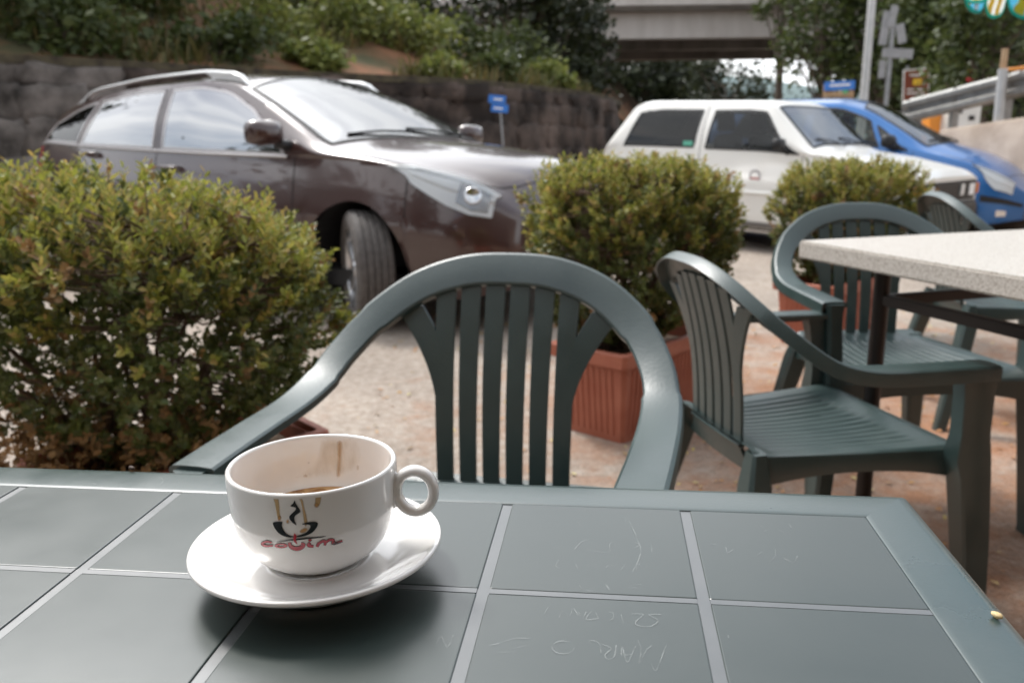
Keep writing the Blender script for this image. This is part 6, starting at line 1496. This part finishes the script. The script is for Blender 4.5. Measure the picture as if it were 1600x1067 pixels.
    def place(s, x, y, yaw):
        e = 0.9; sx = (gz(x + e, y) - gz(x - e, y)) / (2 * e); sy = (gz(x, y + e) - gz(x, y - e)) / (2 * e)
        up = Vector((-sx, -sy, 1)).normalized(); fw = Vector((math.cos(yaw), math.sin(yaw), 0)); fw = (fw - up * fw.dot(up)).normalized()
        lf = up.cross(fw)
        m_ = Matrix((fw, lf, up)).transposed()
        s.root.location = (x, y, gz(x, y)); s.root.rotation_euler = m_.to_euler()

def paint(name, c1, metal, rough=0.35, coat=1.0, cior=1.5):
    m, t, b = nodes(name)
    b.inputs['Base Color'].default_value = (*c1, 1); b.inputs['Metallic'].default_value = metal; b.inputs['Roughness'].default_value = rough
    b.inputs['Coat Weight'].default_value = coat; b.inputs['Coat Roughness'].default_value = 0.03
    tcn = N(t, 'ShaderNodeTexCoord'); nz_ = N(t, 'ShaderNodeTexNoise', Scale=1.8, Detail=5)
    t.links.new(tcn.outputs['Object'], nz_.inputs['Vector'])
    r = N(t, 'ShaderNodeMapRange'); r.inputs[1].default_value = 0.35; r.inputs[2].default_value = 0.7; r.inputs[3].default_value = 0.02; r.inputs[4].default_value = 0.10
    t.links.new(nz_.outputs['Fac'], r.inputs[0]); t.links.new(r.outputs[0], b.inputs['Coat Roughness'])
    b.inputs['Coat IOR'].default_value = cior
    return m
PBROWN = paint('brown_metallic_paint', (0.046, 0.019, 0.0155), 0.12, 0.30, cior=1.5)
PWHITE = paint('white_solid_paint', (0.82, 0.81, 0.77), 0.0, 0.35, 0.6)
PBLUE = paint('blue_metallic_paint', (0.016, 0.135, 0.40), 0.30, 0.32)

# ---- brown estate -------------------------------------------------
sp = dict(x=(-2.30, 2.23), sig=0.06, axles=(1.35, -1.35), wr=0.325, ww=0.205, rim=0.215, arch=0.375, track=1.56, crown=2.6,
    W=[(-2.30, 0.70), (-2.22, 0.78), (-2.0, 0.85), (-1.4, 0.895), (-0.5, 0.90), (0.8, 0.90), (1.5, 0.895), (1.8, 0.875), (2.0, 0.83), (2.12, 0.75), (2.19, 0.64), (2.23, 0.50)],
    sill=[(-2.30, 0.42), (-2.1, 0.30), (-1.8, 0.22), (1.8, 0.20), (2.0, 0.20), (2.23, 0.26)],
    zb=[(-2.30, 0.86), (-2.22, 1.00), (-2.0, 1.045), (-1.2, 1.00), (0, 0.95), (1.0, 0.925), (1.45, 0.90), (1.8, 0.845), (2.05, 0.78), (2.18, 0.67), (2.23, 0.57)],
    zc=[(-2.30, 0.90), (-2.24, 1.04), (-2.10, 1.18), (-1.95, 1.285), (-1.5, 1.365), (-0.9, 1.405), (-0.2, 1.41), (0.15, 1.375), (0.5, 1.235), (0.85, 1.075), (1.02, 0.985), (1.45, 0.935), (1.8, 0.878), (2.05, 0.81), (2.18, 0.70), (2.23, 0.59)],
    wc=[(-2.30, 0.58), (-2.1, 0.62), (-1.7, 0.615), (-0.5, 0.63), (0.15, 0.625), (0.6, 0.70), (1.0, 0.77), (1.4, 0.75), (1.8, 0.68), (2.05, 0.58), (2.18, 0.46), (2.23, 0.34)],
    zt=[(-2.30, 0.92), (-2.24, 1.08), (-2.14, 1.24), (-2.0, 1.375), (-1.5, 1.435), (-0.9, 1.475), (-0.2, 1.485), (0.2, 1.445), (0.5, 1.325), (0.85, 1.165), (1.10, 1.045), (1.25, 1.02), (1.6, 0.975), (1.9, 0.918), (2.08, 0.848), (2.18, 0.745), (2.23, 0.62)],
    side=[(0, 0.915), (0.12, 0.955), (0.35, 0.990), (0.58, 1.0), (0.625, 0.993), (0.80, 0.957), (1.0, 0.905)])
car = Car('estate_car', 'dark brown metallic estate car with silver roof rails and turned front wheel', sp, PBROWN)
holes = []
CHR = M('satin_window_trim', (0.42, 0.40, 0.40), rough=0.3, metal=0.6)
for sg in (-1, 1):
    def q(pts): return [(x, sg * p) for x, p in pts]
    holes.append(car.window('side_window', q([(-0.42, 1.94), (0.25, 1.94), (0.78, 1.93)]), q([(-0.45, 1.10), (-0.1, 1.09), (0.12, 1.12), (0.42, 1.20), (0.70, 1.55)]), GLASS_SHINY, frame_mat=CHR, frame=0.010))
    holes.append(car.window('side_window', q([(-1.42, 1.94), (-0.9, 1.94), (-0.53, 1.94)]), q([(-1.30, 1.14), (-0.9, 1.10), (-0.55, 1.10)]), GLASS_SHINY, frame_mat=CHR, frame=0.010))
    holes.append(car.window('quarter_window', q([(-2.02, 1.90), (-1.75, 1.93), (-1.49, 1.94)]), q([(-1.88, 1.42), (-1.65, 1.22), (-1.37, 1.14)]), GLASS_DARK, frame_mat=CHR, frame=0.010))
holes.append(car.window('windscreen', [(1.06, -0.93), (1.14, -0.5), (1.16, 0), (1.14, 0.5), (1.06, 0.93)], [(0.27, -0.93), (0.22, -0.5), (0.20, 0), (0.22, 0.5), (0.27, 0.93)], GLASS_SHINY, frame=0.02, n=24, m_=14))
holes.append(car.window('rear_window', [(-2.21, -0.80), (-2.23, 0), (-2.21, 0.80)], [(-2.06, -0.82), (-2.06, 0), (-2.06, 0.82)], GLASS_DARK, n=16))
car.body(holes)
for sg in (-1, 1):
    car.wheel(1.35, sg, steer=R(-36)); car.wheel(-1.35, sg)
    car.well(1.35, sg); car.well(-1.35, sg)
    # roof rail: tapered bar standing off the roof
    rows = []
    for k in range(25):
        f_ = k / 24; x = 0.22 - f_ * 2.05
        c = car.S(x, sg * 0.90) + Vector((0, sg * 0.0, 0))
        lift = 0.058 * min(1, f_ / 0.06, (1 - f_) / 0.10) ** 0.7
        th = 0.016 + 0.012 * (1 - min(1, f_ / 0.25)) * min(1, f_ / 0.03)
        wd = 0.020
        lo_ = 0.0 if (f_ < 0.20 or f_ > 0.92) else lift - th
        rows.append([c + Vector((0, sg * a * wd, h)) for a, h in ((-1, lo_), (-1, lift * 0.8), (-0.5, lift), (0.5, lift), (1, lift * 0.8), (1, lo_))])
    MB().loft(rows).build('roof_rail', M('silver_roof_rail', (0.72, 0.73, 0.73), rough=0.3, metal=0.35), car.root, smooth=True, angle=40)
    # headlights
    hl = car.patch('headlight', [(1.58, sg * 1.99), (1.68, sg * 2.06), (1.80, sg * 2.13), (1.95, sg * 2.20), (2.06, sg * 2.23), (2.13, sg * 2.18)], [(1.57, sg * 1.97), (1.66, sg * 1.84), (1.80, sg * 1.66), (1.95, sg * 1.48), (2.06, sg * 1.38), (2.13, sg * 1.36)], LAMPW, off=0.003, m_=25, flute=0.012)
    car.patch('lens', [(1.58, sg * 1.99), (1.68, sg * 2.06), (1.80, sg * 2.13), (1.95, sg * 2.20), (2.06, sg * 2.23), (2.13, sg * 2.18)], [(1.57, sg * 1.97), (1.66, sg * 1.84), (1.80, sg * 1.66), (1.95, sg * 1.48), (2.06, sg * 1.38), (2.13, sg * 1.36)], LAMPG, off=0.024, parent=hl)
    car.patch('bezel', [(1.99, sg * 2.155), (2.06, sg * 2.185), (2.115, sg * 2.15)], [(2.00, sg * 1.97), (2.06, sg * 1.95), (2.115, sg * 1.93)], M('lamp_bezel', (0.34, 0.34, 0.35), rough=0.15, metal=0.6), off=0.018, parent=hl)
    for cx, pp in ((2.055, 2.06),):
        c = car.on(cx, sg * pp, 0.018); n_ = car.nrm(cx, sg * pp)
        o = MB().lathe([(0.001, 0.0), (0.026, 0.002), (0.038, 0.010), (0.044, 0.008), (0.044, 0)], 20).build('lamp_bowl', CHROME, hl, smooth=True)
        o.location = c; o.rotation_euler = n_.to_track_quat('Z', 'Y').to_euler()
    car.seam([(0.86, sg * 2.93), (0.90, sg * 2.4), (0.86, sg * 2.0)])
    car.seam([(-0.48, sg * 2.93), (-0.48, sg * 2.0), (-0.50, sg * 1.06)])
    car.seam([(-1.44, sg * 2.06), (-1.30, sg * 2.4)]); car.seam([(0.86, sg * 2.93), (-0.9, sg * 2.93)])
    car.seam([(1.10, sg * 1.22), (1.5, sg * 1.40), (1.85, sg * 1.55), (2.06, sg * 1.35), (2.12, sg * 0.8), (2.13, 0)])
    car.seam([(1.70, sg * 2.02), (1.72, sg * 2.5)])
    car.seam([(0.80, sg * 1.985), (-0.5, sg * 1.985), (-1.5, sg * 1.985), (-2.05, sg * 1.96)], wd=0.010, off=0.003, mat=CHR, name='belt_trim', th=0.008)
    for x in (-0.30, -1.28):
        c = car.S(x, sg * 2.12)
        MB().tube(crom([c + Vector((0.10, sg * 0.005, 0)), c + Vector((0.07, sg * 0.045, 0)), c + Vector((-0.07, sg * 0.045, 0.004)), c + Vector((-0.10, sg * 0.005, 0.004))], 4), 0.012, 8).build('door_handle', PBROWN, car.root, smooth=True)
    car.mirror(0.78, 1.06, sg, PBROWN, 1.0, 0.115, 0.08)
    car.patch('tail_light', [(-2.20, sg * 2.25), (-2.05, sg * 2.28)], [(-2.22, sg * 1.85), (-2.10, sg * 1.98)], TAIL, off=0.006)
    car.patch('fog_lamp', [(2.04, sg * 2.86), (2.13, sg * 2.84)], [(2.04, sg * 2.70), (2.13, sg * 2.68)], CHROME, off=0.006)
car.patch('lower_grille', [(2.19, -2.78), (2.2295, 0 - 2.74)], [(2.19, -2.5), (2.2295, -2.52)], BLACKP, off=0.006)
car.patch('lower_grille', [(2.19, 2.78), (2.2295, 2.74)], [(2.19, 2.5), (2.2295, 2.52)], BLACKP, off=0.006)
car.box('bumper_grille', (2.205, -0.40, 0.30), (2.240, 0.40, 0.40), BLACKP)
car.box('badge', (2.22, -0.045, 0.44), (2.245, 0.045, 0.53), CHROME)
for y0, y1 in ((-0.45, 0.05), (0.1, 0.6)):
    MB().tube(crom([car.on(1.10, -y0 * 1.2, 0.02), car.on(1.06, -(y0 + y1) * 0.6, 0.018), car.on(1.02, -y1 * 1.2, 0.012)], 5), 0.008, 6).build('wiper', BLACKP, car.root, smooth=True)
car.cabin(1.02, 0.05, -1.5, 0.32, 0.36, 0.68)
car.box('underbody', (-2.05, -0.74, 0.20), (2.0, 0.74, 0.30), BLACKP)
car.place(-1.46, 5.98, R(-34.9))

# ---- white small hatchback ------------------------------------------
sp = dict(x=(-1.70, 1.68), sig=0.022, axles=(1.06, -1.10), wr=0.27, ww=0.15, rim=0.17, arch=0.325, track=1.27, crown=5.0, sharp=30,
    W=[(-1.70, 0.70), (-1.66, 0.725), (-1.0, 0.74), (1.3, 0.735), (1.60, 0.715), (1.68, 0.70)],
    sill=[(-1.70, 0.36), (-1.55, 0.26), (-1.3, 0.22), (1.4, 0.22), (1.68, 0.32)],
    zb=[(-1.70, 0.82), (-1.655, 0.90), (-1.0, 0.915), (0.78, 0.915), (1.0, 0.89), (1.62, 0.775), (1.68, 0.72)],
    zc=[(-1.70, 0.84), (-1.66, 0.95), (-1.37, 1.345), (-1.28, 1.365), (0.16, 1.365), (0.24, 1.345), (0.68, 0.955), (1.0, 0.915), (1.62, 0.80), (1.68, 0.74)],
    wc=[(-1.70, 0.64), (-1.66, 0.665), (-1.37, 0.575), (0.16, 0.575), (0.24, 0.58), (0.68, 0.675), (1.0, 0.66), (1.60, 0.635), (1.68, 0.62)],
    zt=[(-1.70, 0.85), (-1.66, 0.97), (-1.38, 1.385), (-1.28, 1.41), (0.12, 1.41), (0.22, 1.385), (0.72, 0.985), (0.78, 0.960), (1.2, 0.915), (1.62, 0.825), (1.68, 0.76)],
    side=[(0, 0.955), (0.10, 0.985), (0.38, 0.995), (0.42, 1.005), (0.60, 1.005), (0.64, 0.997), (1.0, 0.965)])
car = Car('small_hatchback', 'boxy white small hatchback parked behind the middle shrubs', sp, PWHITE)
holes = []
for sg in (-1, 1):
    def q(pts): return [(x, sg * p) for x, p in pts]
    holes.append(car.window('side_window', q([(-0.40, 1.94), (0.2, 1.94), (0.59, 1.94)]), q([(-0.37, 1.14), (0.0, 1.13), (0.18, 1.16)]), GLASS, n=20))
    holes.append(car.window('quarter_window', q([(-1.42, 1.92), (-1.0, 1.93), (-0.54, 1.93)]), q([(-1.27, 1.20), (-1.0, 1.13), (-0.51, 1.13)]), GLASS_DARK, n=20))
holes.append(car.window('windscreen', [(0.68, -0.93), (0.69, 0), (0.68, 0.93)], [(0.26, -0.92), (0.255, 0), (0.26, 0.92)], GLASS_SHINY, n=20, m_=12))
holes.append(car.window('rear_window', [(-1.62, -0.85), (-1.62, 0), (-1.62, 0.85)], [(-1.42, -0.85), (-1.42, 0), (-1.42, 0.85)], GLASS, n=16))
car.body(holes)
for sg in (-1, 1):
    for x in (1.06, -1.10): car.wheel(x, sg, rim='steel'); car.well(x, sg)
    car.seam([(0.63, sg * 2.95), (0.63, sg * 2.0)]); car.seam([(-0.46, sg * 2.95), (-0.46, sg * 2.0), (-0.46, sg * 1.05)]); car.seam([(0.63, sg * 2.95), (-0.46, sg * 2.95)])
    car.seam([(0.72, sg * 2.52), (-0.75, sg * 2.52)], wd=0.018, off=0.002, name='side_moulding', mat=PWHITE, th=0.010)
    car.seam([(1.40, sg * 2.95), (0.75, sg * 2.96)], wd=0.03, off=0.002, name='sill_guard', mat=M('grey_sill_guard', (0.16, 0.15, 0.14), rough=0.7), th=0.006)
    car.seam([(0.66, sg * 2.95), (-0.72, sg * 2.95)], wd=0.03, off=0.002, name='sill_guard', mat=bpy.data.materials['grey_sill_guard'], th=0.006)
    car.seam([(0.74, sg * 1.25), (1.2, sg * 1.25), (1.66, sg * 1.3)])
    car.mirror(0.45, 1.00, sg, BLACKP, 0.85, 0.10, 0.075, 0.05)
    c = car.S(-0.30, sg * 2.30)
    MB().box((-0.09, -0.012, -0.02), (0.05, 0.016, 0.02)).build('door_handle', BLACKP, car.root, loc=c, bevel=0.006)
    car.patch('tail_light', [(-1.695, sg * 2.55), (-1.60, sg * 2.55)], [(-1.695, sg * 2.12), (-1.60, sg * 2.12)], TAIL, off=0.004)
    car.box('headlight', (1.672, sg * 0.52 - 0.075, 0.585), (1.698, sg * 0.52 + 0.075, 0.705), LAMPW)
    car.box('indicator', (1.60, sg * 0.672 - 0.030, 0.60), (1.700, sg * 0.672 + 0.030, 0.70), AMBER)
car.box('grille', (1.660, -0.64, 0.555), (1.692, 0.64, 0.728), BLACKP)
for k in range(5): car.box('grille_bar', (1.690, -0.42, 0.590 + k * 0.026), (1.699, 0.42, 0.600 + k * 0.026), M('grille_bar_black', (0.03, 0.03, 0.03), rough=0.4) if k == 0 else bpy.data.materials['grille_bar_black'], bevel=0.002)
car.box('badge', (1.697, 0.20, 0.60), (1.708, 0.28, 0.70), M('white_badge', (0.75, 0.75, 0.73), rough=0.3), bevel=0.003)
MB().loft([[(x - abs(y) ** 4 * 0.25, y, z) for x, z in ((1.60, 0.36), (1.74, 0.36), (1.765, 0.40), (1.765, 0.50), (1.74, 0.545), (1.60, 0.545))] for y in [(-0.76 + 1.52 * k / 16) for k in range(17)]]).build('front_bumper', M('bumper_grey_black', (0.045, 0.040, 0.036), rough=0.65), car.root, smooth=True, angle=40)
MB().loft([[(x + abs(y) ** 4 * 0.25, y, z) for x, z in ((-1.60, 0.36), (-1.75, 0.36), (-1.77, 0.40), (-1.77, 0.50), (-1.74, 0.545), (-1.60, 0.545))] for y in [(-0.76 + 1.52 * k / 16) for k in range(17)]]).build('rear_bumper', bpy.data.materials['bumper_grey_black'], car.root, smooth=True, angle=40)
for y0, y1 in ((-0.42, 0.02), (0.08, 0.5)):
    MB().tube(crom([car.on(0.72, -y0 * 1.45, 0.015), car.on(0.66, -(y0 + y1) * .72, 0.02), car.on(0.62, -y1 * 1.45, 0.012)], 5), 0.007, 6).build('wiper', BLACKP, car.root, smooth=True)
# round emblem on the door
o = MB().lathe([(0.045, 0), (0.058, 0), (0.058, 0.002), (0.045, 0.002)], 24, close=True).build('door_emblem', M('emblem_grey', (0.35, 0.33, 0.34), rough=0.5), car.root, smooth=False)
o.location = car.on(0.18, -2.30, 0.002); o.rotation_euler = (PI / 2, 0, 0)
o2 = MB().box((-0.05, -0.03, 0), (0.05, -0.012, 0.002)).build('emblem_band', M('emblem_red', (0.55, 0.16, 0.14), rough=0.5), o)
car.patch('window_sticker', [(-0.66, -1.90), (-0.55, -1.90)], [(-0.66, -1.80), (-0.55, -1.80)], M('sticker_green', (0.10, 0.42, 0.30), rough=0.4), off=0.009, back=-0.005)
car.cabin(0.64, -0.05, -1.25, 0.28, 0.30, 0.58)
car.box('underbody', (-1.5, -0.62, 0.19), (1.5, 0.62, 0.27), BLACKP)
PANDA = car
car.place(2.685, 8.60, R(-45.6))

# ---- blue compact ---------------------------------------------------
sp = dict(x=(-1.92, 1.92), sig=0.07, axles=(1.20, -1.24), wr=0.295, ww=0.18, rim=0.19, arch=0.345, track=1.44, crown=2.3,
    W=[(-1.92, 0.62), (-1.8, 0.75), (-1.4, 0.82), (0, 0.835), (1.2, 0.83), (1.6, 0.78), (1.8, 0.66), (1.92, 0.46)],
    sill=[(-1.92, 0.40), (-1.7, 0.26), (1.6, 0.21), (1.92, 0.28)],
    zb=[(-1.92, 0.86), (-1.8, 0.99), (-1.0, 1.00), (0.4, 0.955), (1.0, 0.92), (1.4, 0.83), (1.75, 0.68), (1.92, 0.52)],
    zc=[(-1.92, 0.90), (-1.78, 1.12), (-1.5, 1.33), (-0.9, 1.43), (-0.1, 1.44), (0.24, 1.36), (0.62, 1.16), (0.94, 0.96), (1.4, 0.86), (1.75, 0.71), (1.92, 0.54)],
    wc=[(-1.92, 0.52), (-1.5, 0.56), (-0.1, 0.565), (0.4, 0.60), (0.94, 0.70), (1.4, 0.66), (1.75, 0.53), (1.92, 0.36)],
    zt=[(-1.92, 0.92), (-1.80, 1.16), (-1.52, 1.40), (-0.9, 1.505), (-0.1, 1.515), (0.24, 1.43), (0.62, 1.235), (1.02, 1.035), (1.4, 0.945), (1.7, 0.80), (1.85, 0.66), (1.92, 0.56)],
    side=[(0, 0.94), (0.12, 0.97), (0.35, 0.995), (0.55, 1.0), (0.8, 0.985), (1.0, 0.945)])
car = Car('blue_compact_car', 'bright blue compact car parked on the far side of the white hatchback', sp, PBLUE)
holes = []
for sg in (-1, 1):
    def q(pts): return [(x, sg * p) for x, p in pts]
    holes.append(car.window('side_window', q([(-0.30, 1.94), (0.2, 1.94), (0.48, 1.94)]), q([(-0.32, 1.12), (0.0, 1.11), (0.32, 1.20)]), GLASS, n=20))
    holes.append(car.window('quarter_window', q([(0.56, 1.94), (0.66, 1.94), (0.78, 1.94)]), q([(0.40, 1.24), (0.47, 1.28), (0.56, 1.38)]), GLASS, n=12))
    holes.append(car.window('side_window', q([(-1.30, 1.92), (-0.9, 1.93), (-0.40, 1.94)]), q([(-1.20, 1.22), (-0.9, 1.13), (-0.42, 1.12)]), GLASS, n=20))
holes.append(car.window('windscreen', [(0.94, -0.92), (1.02, -0.5), (1.05, 0), (1.02, 0.5), (0.94, 0.92)], [(0.20, -0.90), (0.14, -0.5), (0.12, 0), (0.14, 0.5), (0.20, 0.90)], GLASS_SHINY, n=24, m_=14))
holes.append(car.window('rear_window', [(-1.84, -0.8), (-1.84, 0), (-1.84, 0.8)], [(-1.60, -0.82), (-1.60, 0), (-1.60, 0.82)], GLASS, n=16))
car.body(holes)
for sg in (-1, 1):
    for x in (1.20, -1.24): car.wheel(x, sg); car.well(x, sg)
    hl = car.patch('headlight', [(1.48, sg * 2.02), (1.66, sg * 2.28), (1.80, sg * 2.25)], [(1.42, sg * 1.95), (1.62, sg * 1.50), (1.80, sg * 1.45)], LAMPW, off=0.003, m_=25, flute=0.012)
    car.patch('lens', [(1.48, sg * 2.02), (1.66, sg * 2.28), (1.80, sg * 2.25)], [(1.42, sg * 1.95), (1.62, sg * 1.50), (1.80, sg * 1.45)], LAMPG, off=0.024, parent=hl)
    car.seam([(0.80, sg * 2.93), (0.84, sg * 2.0)]); car.seam([(-0.36, sg * 2.93), (-0.36, sg * 1.06)]); car.seam([(0.8, sg * 2.93), (-0.8, sg * 2.93)])
    car.seam([(1.10, sg * 1.25), (1.45, sg * 1.45), (1.72, sg * 1.30), (1.80, 0)])
    car.seam([(0.9, sg * 2.70), (-0.9, sg * 2.70)], wd=0.022, off=0.002, name='side_moulding', mat=BLACKP, th=0.010)
    car.mirror(0.62, 1.03, sg, BLACKP, 1.0, 0.11, 0.08)
    car.patch('fog_lamp', [(1.70, sg * 2.84), (1.78, sg * 2.84)], [(1.70, sg * 2.70), (1.78, sg * 2.70)], CHROME, off=0.006)
    car.patch('bumper_strip', [(1.55, sg * 2.56), (1.90, sg * 2.52)], [(1.55, sg * 2.44), (1.90, sg * 2.40)], BLACKP, off=0.010)
    car.patch('tail_light', [(-1.84, sg * 2.3), (-1.70, sg * 2.3)], [(-1.86, sg * 1.7), (-1.74, sg * 1.8)], TAIL, off=0.006)
    c = car.S(-0.22, sg * 2.2)
    MB().tube(crom([c + Vector((0.08, 0, 0)), c + Vector((0.05, sg * 0.03, 0)), c + Vector((-0.05, sg * 0.03, 0)), c + Vector((-0.08, 0, 0))], 3), 0.011, 8).build('door_handle', BLACKP, car.root, smooth=True)
car.box('grille', (1.905, -0.33, 0.33), (1.935, 0.33, 0.43), BLACKP)
car.box('number_plate', (1.925, -0.26, 0.45), (1.94, 0.26, 0.53), WHITE, bevel=0.003)
for y0, y1 in ((-0.42, 0.02), (0.08, 0.5)):
    MB().tube(crom([car.on(1.0, -y0 * 1.4, 0.02), car.on(0.96, -(y0 + y1) * .7, 0.018), car.on(0.91, -y1 * 1.4, 0.012)], 5), 0.008, 6).build('wiper', BLACKP, car.root, smooth=True)
car.cabin(0.92, 0.05, -1.3, 0.30, 0.34, 0.62)
car.box('underbody', (-1.7, -0.68, 0.20), (1.7, 0.68, 0.29), BLACKP)
car.place(4.183, 10.29, R(-40.2))
